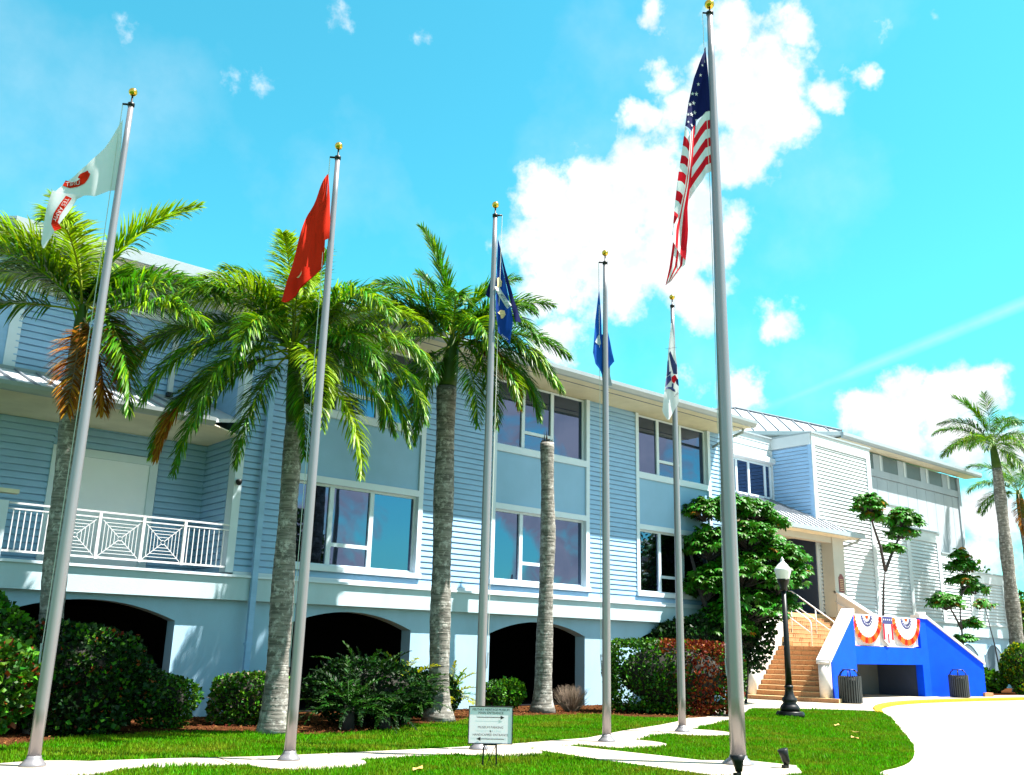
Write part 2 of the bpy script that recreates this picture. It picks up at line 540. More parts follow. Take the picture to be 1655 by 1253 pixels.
# ------------------------------------------------------------------ ground
g = MB().add([(-2500, -2500, -.35), (2500, -2500, -.35), (2500, 2500, -.35), (-2500, 2500, -.35)], [(0, 1, 2, 3)]).build('ground', 'earth')
g['kind'] = 'structure'
grassR = [(27.03, 14.77), (24.89, 13.32), (22.43, 11.91), (19.22, 9.95), (17.0, 8.71), (15.54, 8.03), (14.55, 7.7), (13.69, 7.59), (12.9, 7.2), (12.3, 6.3), (11.6, 4.5), (11, 1), (11, -6)]
grassR = [grassR[0]]+smooth_poly(grassR[1:], 1)
kerb = smooth_poly([(27.03, 14.77), (28.6, 15.75), (30.6, 16.6), (33, 17.25), (36, 17.45), (40, 17.25), (45, 16.7), (60, 14.9), (90, 11)], 2)
slab('road', [(11.5, -60), (150, -60), (150, 12), (90, 12), (60, 16), (45, 17.6), (36, 18.2), (28, 16.5), (24, 14), (14.0, 8.2), (11.5, 6.0)], -.3, -.035, 'concrete_pale')
lawn = grassR + [(11, -60), (-90, -60), (-90, 95), (140, 95), (140, 22.6), (30, 22.6)] + [(26, 18), (26.4, 16.2)]
slab('lawn', lawn, -.3, 0, 'lawn_soil')
path_up = [(1.5, 14.35), (3.43, 13.84), (5.45, 13.45), (6.53, 13.1), (7.66, 12.95), (9.44, 12.8), (10.94, 12.75), (13.08, 12.96), (14.92, 13.75), (16.8, 14.4), (18.09, 14.95), (22.85, 17.59), (25.19, 18.8), (27.67, 20.35)]
path_lo = [(22.16, 16.06), (19.41, 14.57), (16.47, 13.28), (14.7, 12.69), (13.43, 12.2), (12.23, 11.95), (11.66, 12.1), (10.9, 12.02), (10.19, 11.9), (9.11, 12.0), (7.79, 12.1), (6.19, 12.3), (5.24, 12.6), (4.02, 12.75), (3.21, 12.99), (1.5, 13.45)]
slab('path', path_up + [(27.2, 18), (24.29, 17.3)] + path_lo, -.05, .014, 'concrete')
for nm, (x, y, r) in dict(a=(3.75, 13.1, .85), b=(6.85, 12.15, .8), c=(10.05, 12.0, .75), d=(12.85, 11.9, .8), e=(15.95, 12.75, .75)).items():
    slab('path', [(x+r*math.cos(t*.3142), y+r*math.sin(t*.3142)) for t in range(20)], -.05, .018 + .001*(ord(nm)-97), 'concrete')
pathB = [(11.2, 12.2), (11.66, 12.0), (11.75, 11.5), (11.93, 10.23), (12.0, 9.5), (12.65, 9.1), (12.75, 8.35), (12.1, 7.85), (11.3, 7.8), (10.75, 8.3), (10.72, 9.47), (10.7, 10.45), (10.75, 11.9)]
for (x, y, a, ln_) in [(4.4, 13.3, 1.45, .8), (6.0, 12.9, 1.42, .8), (7.6, 12.6, 1.5, .9), (9.1, 12.45, 1.5, .8), (11.4, 12.4, 1.65, .8), (13.9, 12.85, 1.95, 1.0), (15.6, 13.45, 1.9, 1.1), (17.9, 14.35, 2.05, 1.1), (20.2, 15.6, 2.1, 1.2), (22.6, 16.9, 2.1, 1.2)]:
    jo = MB().bar((x-math.cos(a)*ln_/2, y-math.sin(a)*ln_/2, .0145), (x+math.cos(a)*ln_/2, y+math.sin(a)*ln_/2, .0145), .016, .006).build('path_joint', 'mulch', loc=(x, y, 0)); jo['kind'] = 'structure'
slab('path', pathB, -.05, .024, 'concrete_pale')
side = [(22.4, 16.2), (24.29, 17.3), (25.85, 16.36), (27.0, 15.3), (27.08, 14.93)] + [(x, y+.1) for x, y in kerb[2:]] + [(90, 22.6), (30, 22.6), (27.67, 20.35), (25.19, 18.8), (24, 18.1)]
slab('sidewalk', side, -.1, .03, 'concrete_pale')
# yellow kerb: a swept profile along the kerb line
kb = MB()
KP = [(-.07, -.12), (-.05, .05), (-.02, .075), (.14, .075), (.17, .045), (.17, -.12)]
pts = []
for i, (x, y) in enumerate(kerb):
    a = Vector(kerb[max(i-1, 0)]); b = Vector(kerb[min(i+1, len(kerb)-1)])
    t = (b-a).normalized(); nrm = Vector((-t.y, t.x))
    k = min(1, .25+i*.25)
    pts.append([(x+nrm.x*o, y+nrm.y*o, z*k if z > 0 else z) for o, z in KP])
n = len(KP)
kb.add([p for r in pts for p in r], [(i*n+j, (i+1)*n+j, (i+1)*n+(j+1) % n, i*n+(j+1) % n) for i in range(len(pts)-1) for j in range(n)] + [tuple(range(n)), tuple(range((len(pts)-1)*n, len(pts)*n))[::-1]])
o = kb.build('kerb', 'kerb_yellow'); o['kind'] = 'structure'
# planting bed
bed_front = [(-3, 15.2), (2, 15.2), (3.79, 15.45), (4.5, 16.0), (5.4, 16.2), (6.6, 16.8), (7.4, 16.6), (8.4, 15.6), (9.0, 15.15), (10.2, 15.3), (11.3, 15.75), (12.2, 16.35), (13.0, 16.5), (14.2, 17.3), (15.9, 17.6), (17.3, 17.4), (18.0, 16.2), (19.0, 15.5), (20.2, 15.6), (22, 17.0), (24.6, 18.4)]
bed_front = [(x, y+(.42 if 2.5 < x < 15 else 0)) for x, y in bed_front]
slab('planting_bed', smooth_poly(bed_front, 1) + [(27.4, 20.3), (30, 22.7), (27, 24.8), (-3, 24.8)], -.05, .02, 'mulch')
slab('planting_bed', [(42.6, 19.0), (46, 18.6), (58, 17.2), (60, 22.75), (43, 22.75)], 0, .05, 'mulch')


def pip(poly, P):
    x, y = P[:, 0], P[:, 1]
    ins = np.zeros(len(P), bool)
    n = len(poly); j = n-1
    for i in range(n):
        xi, yi = poly[i]; xj, yj = poly[j]
        c = ((yi > y) != (yj > y)) & (x < (xj-xi)*(y-yi)/(yj-yi+1e-12)+xi)
        ins ^= c; j = i
    return ins


# grass blades over the visible lawn, thinning with distance
def grass():
    n = 620000
    P = np.stack([rng.uniform(1.5, 28, n), rng.uniform(6.8, 20, n)], 1)
    d = np.hypot(P[:, 0], P[:, 1])
    P = P[rng.random(n) < np.clip(1.25-(d-9)/26, .3, 1)]
    lp = grassR[:16] + [(12.3, 6.3), (0, 6.3), (0, 15.4)] + smooth_poly(bed_front, 1)[1:] + [(25.19, 18.7)]
    ok = pip(lawn, P)
    full_path = path_up + [(27.2, 18), (24.29, 17.3)] + path_lo
    for pl in (full_path, pathB, side): ok &= ~pip(pl, P)
    bedp = smooth_poly(bed_front, 1) + [(27.4, 20.3), (30, 22.7), (27, 24.8), (-3, 24.8)]
    edge = P + rng.normal(0, .10, P.shape)
    ok &= ~pip(bedp, edge)
    for (x, y, r) in ((3.75, 13.1, .85), (6.85, 12.15, .8), (10.05, 12.0, .75), (12.85, 11.9, .8), (15.95, 12.75, .75)):
        ok &= np.hypot(P[:, 0]-x, P[:, 1]-y) > r
    ok &= (P[:, 0]*.63+P[:, 1]*.76) > 7.5
    P = P[ok]
    n = len(P)
    h = rng.uniform(.025, .06, n)*(1+.6*(np.sin(P[:, 0]*2.1)*np.cos(P[:, 1]*1.7) > .5))
    w = rng.uniform(.004, .008, n)*(1+np.hypot(P[:, 0], P[:, 1])/16)
    a = rng.uniform(0, 2*np.pi, n)
    ln = rng.uniform(0, .8, n)*h; b = rng.uniform(0, 2*np.pi, n)
    dx, dy = np.cos(a)*w, np.sin(a)*w
    V = np.empty((n, 3, 3), np.float32)
    V[:, 0] = np.stack([P[:, 0]-dx, P[:, 1]-dy, np.full(n, -.003)], 1)
    V[:, 1] = np.stack([P[:, 0]+dx, P[:, 1]+dy, np.full(n, -.003)], 1)
    V[:, 2] = np.stack([P[:, 0]+np.cos(b)*ln, P[:, 1]+np.sin(b)*ln, h], 1)
    mi = (rng.random(n) < .05).astype(int)
    me = raw_mesh('grass', V.reshape(-1, 3), np.arange(3*n).reshape(-1, 3), ['grass_blade', 'clover'], mi)
    o = bpy.data.objects.new('grass', me); C.objects.link(o); o['kind'] = 'stuff'
    tag(o, 'bright green mown grass of the front lawn', 'grass')
    return n


print('grass blades', grass())


def chips():
    n = 9000
    P = np.stack([rng.uniform(2, 22, n), rng.uniform(15, 20, n)], 1)
    bedp = smooth_poly(bed_front, 1) + [(24.6, 20.2), (-3, 20.2)]
    P = P[pip(bedp, P)]; n = len(P)
    V = np.zeros((n, 3, 3), np.float32)
    for k in range(3):
        a = rng.uniform(0, 6.28, n); r = rng.uniform(.015, .05, n)
        V[:, k] = np.stack([P[:, 0]+np.cos(a)*r, P[:, 1]+np.sin(a)*r, rng.uniform(.022, .06, n)], 1)
    me = raw_mesh('mulch_chips', V.reshape(-1, 3), np.arange(3*n).reshape(-1, 3), ['mulch_chip'])
    o = bpy.data.objects.new('mulch_chips', me); C.objects.link(o); tag(o, 'reddish brown wood chips on the planting bed', 'mulch', kind='stuff')


chips()
dl = thing  # fallen dry leaves on the grass
for i, (x, y, a, lab) in enumerate([(7.55, 10.55, .4, 'curled brown leaf on the grass left of the sign'), (17.6, 10.2, 1.2, 'tan fallen leaf on the lawn beside the driveway curve'),
                       (18.9, 10.9, 2.2, 'yellowish fallen leaf on the lawn farther up the driveway curve'), (15.2, 11.3, .9, 'brown fallen leaf in the middle of the right lawn'), (20.3, 12.2, .2, 'pale fallen leaf near the right edge of the lawn by the kerb')]):
    b = MB()
    c, s_ = math.cos(a), math.sin(a)
    P = [(-.11, 0, .05), (-.04, .045, .075), (.05, .05, .06), (.12, 0, .09), (.05, -.05, .06), (-.04, -.045, .07), (0, 0, .045)]
    b.add([(x+c*p-s_*q, y+s_*p+c*q, z) for p, q, z in P], [(0, 1, 6), (1, 2, 6), (2, 3, 6), (3, 4, 6), (4, 5, 6), (5, 0, 6)])
    o = b.build('dry_leaf', 'dry_leaf', loc=(x, y, 0)); tag(o, lab, 'leaf', 'dry leaves fallen on the lawn')

# ------------------------------------------------------------------ the museum building
Y0 = 20.0
B = thing('museum_building', 'long pale blue clapboard museum building with white trim, arches below and metal roofs', 'building', (18, 20, 0))
XL, XR = 8.9, 26.95
ZB, ZF, ZT = 2.44, 3.0, 9.07
WIN = [(10.25, 14.07), (16.38, 20.22), (22.34, 26.2)]
BOARD_N = [0]
board_cache = {}
extra = MB(); extra_w = MB()


def board_mesh(w, h, matn='siding_paint'):
    k = (round(w, 3), round(h, 3), matn)
    if k not in board_cache:
        b = MB()
        # wedge: proud at the bottom edge, thin at the top; local y towards the viewer is negative
        prof = [(.01, .004), (-.050, .004), (-.051, .014), (-.034, h-.024), (.01, h-.024)]
        n = len(prof)
        vs = [(0, y, z) for y, z in prof] + [(w, y, z) for y, z in prof]
        b.add(vs, [tuple(range(n)), tuple(range(n, 2*n))[::-1]] + [(i, n+i, n+(i+1) % n, (i+1) % n) for i in range(n)])
        board_cache[k] = b.mesh('siding_board', matn)
    return board_cache[k]


def boards(x, y, z0, z1, w, pitch, ang=0, single=True, target=None, matn='siding_paint', phase=0.0):
    """rows of lapped boards; ang 0 faces -y, ang -pi/2 faces -x"""
    z = z0+phase
    ca, sa = math.cos(ang), math.sin(ang)
    while z < z1-.02:
        h = min(pitch, z1-z)
        if single and BOARD_N[0] < 300:
            put('siding_board', board_mesh(w, h, matn), B, (x, y, z), (0, 0, ang)); BOARD_N[0] += 1
        else:
            gp = .024 if pitch < .16 else .040
            pj = .052 if pitch < .16 else .066
            prof = [(.01, .004), (-pj, .004), (-pj-.001, .014), (-.036, h-gp), (.01, h-gp)]
            n = 5
            vs = []
            for u in (0, w):
                for yy, zz in prof:
                    vs.append((x+ca*u-sa*yy, y+sa*u+ca*yy, z+zz))
            (target or extra).add(vs, [tuple(range(n)), tuple(range(n, 2*n))[::-1]] + [(i, n+i, n+(i+1) % n, (i+1) % n) for i in range(n)])
        z += pitch


# ---- structural cores behind the cladding
core = MB()
core.box(XL+.02, XR-.02, 20.32, 34, 3.0, 9.3)
for a, b in [(XL, WIN[0][0]), (WIN[0][1], WIN[1][0]), (WIN[1][1], WIN[2][0]), (WIN[2][1], XR)]:
    core.box(a+.01, b-.01, 20.04, 20.315, 3.02, 9.3)
core.build('wall', 'siding_paint', B)
# boards of the main front: one object each
for a, b in [(XL+.16, WIN[0][0]), (WIN[0][1], WIN[1][0]), (WIN[1][1], WIN[2][0]), (WIN[2][1], XR-.12)]:
    boards(a, 20.038, 3.06, ZT-.005, b-a, .146)
# below the sills
for a, b in WIN:
    boards(a, 20.038, 3.06, 3.2, b-a, .146)
    core2 = MB().box(a-.01, b+.01, 20.04, 20.315, 3.02, 3.3)
    core2.build('wall', 'siding_paint', B)
# corner boards
cb = MB()
cb.box(XL-.03, XL+.15, 19.965, 20.30, 3.03, 9.065)
cb.build('corner_board', 'white_trim', B)
cb = MB(); cb.box(XR-.12, XR+.02, 19.965, 20.30, 3.03, 9.065); cb.build('corner_board', 'white_trim', B)


def window(x0, x1, zb, zt, yf, depth, m1=.30, m2=.625, tz=.27, right_reveal=True):
    """frame with three lights, the middle one divided; glass set back"""
    fr = MB()
    yb = yf+depth
    fw = .055
    fr.box(x0, x0+fw, yb-.06, yb+.02, zb, zt); fr.box(x1-fw, x1, yb-.06, yb+.02, zb, zt)
    fr.box(x0+fw, x1-fw, yb-.06, yb+.02, zb, zb+fw); fr.box(x0+fw, x1-fw, yb-.06, yb+.02, zt-fw, zt)
    w = x1-x0
    wn = fr.build('window', 'white_trim', B)
    a, b = x0+w*m1, x0+w*m2
    hm = .06
    for c in (a, b):
        MB().box(c-hm, c+hm, yb-.075, yb+.015, zb+fw, zt-fw).build('mullion', 'white_trim', wn)
    zt_ = zb+(zt-zb)*tz
    MB().box(a+hm, b-hm, yb-.07, yb+.01, zt_-.045, zt_+.045).build('transom', 'white_trim', wn)
    for (p, q, r, s_) in [(x0+fw, a-hm, zb+fw, zt-fw), (a+hm, b-hm, zb+fw, zt_-.045), (a+hm, b-hm, zt_+.045, zt-fw), (b+hm, x1-fw, zb+fw, zt-fw)]:
        ty, tx = random.uniform(-.008, .008), random.uniform(-.008, .008)
        MB().add([(p, yb-.02, r), (q, yb-.02+tx, r), (q, yb-.02+tx+ty, s_), (p, yb-.02+ty, s_)], [(0, 1, 2, 3)]).build('pane', 'window_glass', wn)
    return wn


TR = .14
for i, (a, b) in enumerate(WIN):
    # side casings full height, sill, header, spandrel trims: each a casing of its own
    for (p, q, r, s_, pr) in [(a, a+TR, 3.34, ZT-.002, .0), (b-TR, b, 3.34, ZT-.002, .0), (a-.02, b+.02, 3.21, 3.34, .05),
                              (a+TR, b-TR, 5.29, 5.45, .004), (a+TR, b-TR, 6.93, 7.12, .004)]:
        MB().box(p, q, 19.962-pr, 20.31, r, s_).build('casing', 'white_trim', B)
    MB().box(a+TR, b-TR, 20.02, 20.3, 5.45, 6.93).build('spandrel_panel', 'spandrel', B)
    wl = window(a+TR, b-TR, 3.34, 5.29, 20.0, .16)
    wu = window(a+TR, b-TR, 7.12, ZT-.01, 20.0, .16)
    # room darkness behind the recess (closed by the core wall)
MB().box(XL+.15, XR-.12, 19.96, 20.03, 2.985, 3.06).build('ledge_trim', 'white_trim', B)

# ---- stucco band and arcade
band = MB(); band.box(-3, XR, 19.90, 20.6, ZB, 2.985)
band.build('band_course', 'band_stucco', B)
lip = MB(); lip.box(-3, XR+.02, 19.84, 20.05, 2.93, 2.985)
lip.build('ledge_trim', 'white_trim', B)
arc = MB()
YA, YB_ = 20.12, 20.52
ARCH = [(4.45, 7.94, 1.96, 2.32), (10.45, 13.99, 1.93, 2.31), (16.57, 20.18, 1.93, 2.28), (22.6, 26.2, 1.95, 2.32)]
xs = [-3]
for a, b, s_, t_ in ARCH:
    arc.box(xs[-1], a, YA, YB_, -.05, ZB)
    xs.append(b)
    n = 16
    for k in range(n):
        u0, u1 = k/n, (k+1)/n
        f = lambda u: s_+(t_-s_)*(1-(2*u-1)**2)
        xa, xb = a+(b-a)*u0, a+(b-a)*u1
        za, zb = f(u0), f(u1)
        arc.add([(xa, YA, za), (xb, YA, zb), (xb, YA, ZB), (xa, YA, ZB), (xa, YB_, za), (xb, YB_, zb), (xb, YB_, ZB), (xa, YB_, ZB)],
                [(0, 1, 2, 3), (4, 7, 6, 5), (0, 4, 5, 1)])
arc.box(xs[-1], XR, YA, YB_, -.05, ZB)
arc.build('arcade_wall', 'stucco', B)
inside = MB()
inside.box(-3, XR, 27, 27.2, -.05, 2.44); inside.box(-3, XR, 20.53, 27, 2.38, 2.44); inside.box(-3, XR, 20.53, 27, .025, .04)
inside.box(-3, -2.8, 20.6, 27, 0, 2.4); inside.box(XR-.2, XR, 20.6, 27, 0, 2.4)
inside.build('undercroft', 'shade_black', B)  # shade behind the arches is put into the wall, ceiling and floor colour

# ---- main eave: soffit, fascia, gutter, roof
ev = MB()
ev.add([(8.0, 18.5, 9.08), (26.8, 18.5, 9.08), (26.8, 20.4, 9.08), (8.0, 20.4, 9.08)], [(0, 3, 2, 1)])
ev.add([(8.0, 18.5, 9.16), (26.8, 18.5, 9.16), (26.8, 20.4, 9.16), (8.0, 20.4, 9.16)], [(0, 1, 2, 3)])
ev.box(8.0, 26.8, 18.5, 18.52, 9.05, 9.2)
ev.build('soffit', 'soffit', B)
MB().box(8.0, 26.82, 18.9, 18.93, 9.065, 9.085).build('soffit_joint', 'seam_metal', B)
gt = MB()
gt.prism([(7.98, 18.49, 9.04), (7.98, 18.42, 9.05), (7.98, 18.34, 9.16), (7.98, 18.33, 9.26), (7.98, 18.35, 9.265), (7.98, 18.49, 9.265)], (18.76, 0, 0))
gt.build('gutter', 'gutter_metal', B)
rf = MB()
rf.prism([(7.95, 18.4, 9.28), (7.95, 27, 11.6), (7.95, 35.5, 9.3), (7.95, 35.5, 9.17), (7.95, 18.4, 9.17)], (18.83, 0, 0))
rf.build('roof', 'roof_metal', B)
# end elbow of the gutter
db = MB(); db.tube([(26.5, 18.75, 9.03), (26.5, 18.8, 8.9), (26.3, 19.5, 8.65), (26.3, 19.93, 8.5)], .05, 8)
db.build('downspout', 'gutter_metal', B, True)
# main downspout on the left
dp = MB(); dp.box(9.44, 9.57, 19.78, 19.87, 0, 9.0); dp.box(9.42, 9.59, 19.77, 19.95, 4.62, 4.66); dp.box(9.42, 9.59, 19.77, 19.90, 1.5, 1.54)
dp.box(9.47, 9.54, 18.9, 19.8, 8.93, 9.03)
dp.build('downspout', 'siding_paint', B)
c_ = MB(); c_.lathe([(.0, -.10), (.05, -.08), (.07, -.03), (.07, .02), (.04, .04)], (XL+.05, 19.9, 5.05), 10); c_.build('security_camera', 'black_metal', B, True)

# ---- left wing: recessed porch with balcony, upper wall, metal porch roof
YR = 21.7
lw = MB()
lw.box(-3, XL, YR+.02, 30, 3.0, 10.0)
lw.box(XL, XL+.3, 20.31, YR+.2, 3.0, 9.1)
lw.build('wall', 'siding_paint', B)
MB().box(-3, XL, 20.6, YR+.02, 2.9, 3.0).build('balcony_floor', 'concrete', B)
boards(-1.0, YR+.018, 3.03, 6.12, 5.45-(-1.0)-.02, .146, target=extra)
boards(7.75, YR+.018, 3.03, 6.12, XL-7.75, .146)
boards(5.43, YR+.018, 5.62, 6.12, 2.32, .146)
boards(XL-.002, YR, 3.03, 6.12, YR-20.31, .146, ang=-math.pi/2)
boards(4.35, YR+.018, 7.1, 8.92, XL-4.35, .151)
# roll shutter door in the recess
dd = MB(); dd.box(5.43, 5.6, YR-.06, YR+.1, 3.02, 5.6); dd.box(7.55, 7.73, YR-.06, YR+.1, 3.02, 5.6); dd.box(5.6, 7.55, YR-.06, YR+.1, 5.43, 5.6)
dd.build('door_frame', 'white_trim', B)
dr = MB(); dr.box(5.6, 7.55, YR-.01, YR+.05, 3.02, 5.43); dr.box(5.6, 7.35, YR-.02, YR-.01, 3.02, 5.3)
dr.build('door', 'door_white', B)
# porch roof
pr = MB()
pr.add([(-3, 19.3, 6.22), (7.95, 19.3, 6.22), (8.88, 20.1, 6.5), (8.88, YR, 7.08), (-3, YR, 7.08), (-3, 19.3, 6.14), (7.95, 19.3, 6.14), (8.88, 20.1, 6.42), (8.88, YR, 7.0), (-3, YR, 7.0)], [(0, 1, 2, 3, 4), (9, 8, 7, 6, 5), (0, 5, 6, 1), (1, 6, 7, 2), (2, 7, 8, 3)])
pr.build('porch_roof', 'roof_metal', B)
sm = MB().obox((0, 0, 0), (.035, 0, 0), (0, 2.4, .86), (0, 0, .045)).mesh('roof_seam', 'seam_metal')
for k in range(20):
    x = 7.85-.43*k
    if x > 0: put('roof_seam', sm, B, (x, 19.3, 6.225))
MB().box(-3, XL, YR-.06, YR, 7.06, 7.14).build('flashing', 'gutter_metal', B)
MB().prism([(-3, 19.32, 6.095), (7.95, 19.32, 6.095), (8.86, 20.0, 6.095), (8.86, YR, 6.095), (-3, YR, 6.095)], (0, 0, .025)).build('soffit', 'soffit', B)
MB().prism([(-3, 19.3, 6.06), (-3, 19.23, 6.07), (-3, 19.17, 6.15), (-3, 19.16, 6.23), (-3, 19.3, 6.235)], (10.97, 0, 0)).build('gutter', 'gutter_metal', B)
# left upper wall: corner board, frieze, clerestory, eave with chamfer
UW = MB(); UW.box(4.18, 4.42, YR-.03, YR+.02, 7.12, 9.0); UW.build('corner_board', 'white_trim', B)
MB().box(4.2, 8.95, YR-.05, YR+.02, 8.92, 9.25).build('frieze', 'siding_white', B)
for (a, b) in [(4.6, 5.6), (6.0, 7.0), (7.55, 8.3)]:
    MB().box(a, b, YR-.02, YR+.02, 9.3, 9.93).build('clerestory_pane', 'window_glass', B)
for a, b in [(4.42, 4.6), (5.6, 6.0), (7.0, 7.55), (8.3, 8.9)]:
    MB().box(a, b, YR-.04, YR+.02, 9.25, 9.95).build('clerestory_post', 'white_trim', B)
# chamfered wall running back-left at 45 degrees
ch = MB()
q = .7071
ch.prism([(4.3, YR, 3.0), (4.3, YR, 10), (4.3-4*q, YR+4*q, 10), (4.3-4*q, YR+4*q, 3.0)], (.1, .1, 0))
ch.build('wall', 'siding_paint', B)
boards(4.3-3.9*q, YR+3.9*q, 7.1, 8.92, 3.8, .151, ang=-math.pi/4)
MB().obox((4.3-3.9*q, YR+3.9*q, 8.92), (3.9*q, -3.9*q, 0), (-.03, -.03, 0), (0, 0, .33)).build('frieze', 'siding_white', B)
EL = (3.66, 20.12)
sf = MB()
sf.add([(EL[0], EL[1], 9.62), (8.05, 20.12, 9.62), (8.95, 20.12, 9.62), (8.95, YR+.1, 10.0), (4.3, YR+.1, 10.0), (4.3-4*q, YR+4*q+.1, 10.0), (EL[0]-5*q, EL[1]+5*q, 9.62)],
       [(0, 4, 3, 2, 1), (0, 6, 5, 4)])
sf.build('soffit', 'soffit', B)
fa = MB()
fa.box(EL[0], 8.0, 20.06, 20.12, 9.60, 9.87)
fa.obox((EL[0], EL[1], 9.60), (-5*q, 5*q, 0), (.04, .04, 0), (0, 0, .27))
fa.build('gutter', 'gutter_metal', B)
tp = MB()
tp.prism([(EL[0], 20.08, 9.88), (8.05, 20.08, 9.88), (8.05, 26, 11.9), (6.1, 26, 11.9)], (0, 0, -.05))
tp.prism([(EL[0], 20.08, 9.88), (6.1, 26, 11.9), (0, 26.5, 10.5), (EL[0]-5*q, EL[1]+5*q, 9.88)], (0, 0, -.05))
tp.build('roof', 'roof_metal', B)
# bargeboard at the step between the two eaves
MB().prism([(8.05, 20.1, 9.62), (8.05, 20.1, 9.88), (8.05, 26, 11.9), (8.05, 26, 9.62)], (.06, 0, 0)).build('gable_board', 'siding_white', B)
dn = MB(); dn.box(7.62, 7.78, 20.0, 20.12, 9.36, 9.6)
dn.bar((7.7, 20.08, 9.4), (7.75, YR-.12, 8.85), .11, .11); dn.box(7.70, 7.81, YR-.17, YR-.06, 7.2, 8.9)
dn.build('downspout', 'siding_white', B)
MB().box(7.69, 7.82, YR-.19, YR-.05, 7.1, 7.2).build('drain_shoe', 'black_metal', B)

# ---- balcony railing
YB = 19.99
rl = MB(); rl.box(4.38, XL-.04, YB-.025, YB+.025, 4.035, 4.07); rl.box(4.38, XL-.04, YB-.02, YB+.02, 3.12, 3.16)
rl.box(4.38, XL-.04, YB-.02, YB+.02, 3.93, 3.955)
rail = rl.build('railing', 'rail_paint', B)
post = MB().box(-.03, .03, -.03, .03, 0, .94).mesh('rail_post', 'rail_paint')
for x in (5.22, 6.10, 6.99, 7.88): put('rail_post', post, B, (x, YB, 3.11))
balu = MB().box(-.009, .009, -.009, .009, 0, .78).mesh('baluster', 'rail_paint')
for x in [4.38+.105*k for k in range(1, 8)]+[7.97+.113*k for k in range(0, 8)]:
    put('baluster', balu, B, (x, YB, 3.155))
pil = MB(); pil.box(4.12, 4.36, 19.9, 20.2, 3.0, 4.08); pil.build('railing_pillar', 'white_trim', B)
MB().box(3.6, 4.5, 19.85, 20.05, 4.22, 4.3).build('ledge_lamp', 'soffit', B)
lat = MB()
wd, hh = .83, .775
cx, cz = wd/2, hh/2
t = .0062
for sx in (-1, 1):
    for sz in (-1, 1):
        lat.bar((cx+sx*.035, 0, cz+sz*.033), (cx+sx*wd/2, 0, cz+sz*hh/2), .013, .013, up=(0, 1, 0))
for k in (.28, .45, .62, .80):
    a, b = wd/2*k, hh/2*k
    for s1 in (-1, 1):
        lat.box(cx-a, cx+a, -t, t, cz+s1*b-t, cz+s1*b+t)
        lat.box(cx+s1*a-t, cx+s1*a+t, -t, t, cz-b, cz+b)
lat.tube([(cx+.045*math.cos(x*math.pi/6), 0, cz+.045*math.sin(x*math.pi/6)) for x in range(13)], .007, 5)
lm_ = lat.mesh('lattice_panel', 'rail_paint')
for x in (5.245, 6.13, 7.02): put('lattice_panel', lm_, B, (x, YB, 3.157))

# ---- entrance wing at the right
YW, YG = 22.8, 24.9
FZ = 3.25
ww = MB()
ww.box(XR-.02, 37.3, YG+.03, 34, FZ, 11.25)
ww.build('wall', 'siding_white', B)
MB().box(XR-.2, 38.5, 22.86, YG, FZ-.25, FZ-.01).build('porch_floor', 'concrete', B)
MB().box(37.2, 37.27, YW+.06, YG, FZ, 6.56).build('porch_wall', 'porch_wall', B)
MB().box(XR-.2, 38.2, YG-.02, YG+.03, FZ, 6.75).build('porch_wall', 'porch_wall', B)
# upper window wall
for (a, b, y0, m_) in [(11.0, 11.25, YG-.06, 'siding_white'), (10.72, 10.995, YG-.04, 'siding_white')]:
    MB().box(XR-.1, 37.34, y0, YG+.03, a, b).build('frieze', m_, B)
MB().box(XR-.1, 37.4, YG-.14, YG+.03, 11.25, 11.32).build('coping', 'gutter_metal', B)
MB().box(XR, 37.34, YG-.015, YG+.03, 10.0, 10.715).build('frieze', 'siding_white', B)
aw = MB(); aw.prism([(30, YG-.02, 10.42), (30, YG-.25, 10.30), (30, YG-.25, 10.08), (30, YG-.02, 10.02)], (7.42, 0, 0)); aw.build('shutter_box', 'siding_white', B)
hw = MB(); hw.box(30.2, 37.1, YG-.03, YG+.0, 8.4, 8.5); hw.box(30.2, 37.1, YG-.03, YG, 9.92, 10.0)
wq = hw.build('window', 'white_trim', B)
for x in (31.2, 32.9, 34.45, 35.37, 36.62, 37.05):
    MB().box(x-.07, x+.07, YG-.06, YG, 8.5, 9.92).build('mullion', 'white_trim', wq)
for a, b in [(30.3, 31.13), (31.27, 32.83), (32.97, 34.38), (34.52, 35.3), (35.44, 36.55), (36.69, 36.98)]:
    MB().box(a, b, YG-.02, YG-.01, 8.5, 9.92).build('pane', 'window_glass', wq)
MB().box(37.14, 37.25, YG-.1, YG, 8, 10.7).build('downspout', 'siding_white', B)
boards(XR, YG+.0, 7.6, 8.4, 37.2-XR, .17, single=False, target=extra_w)

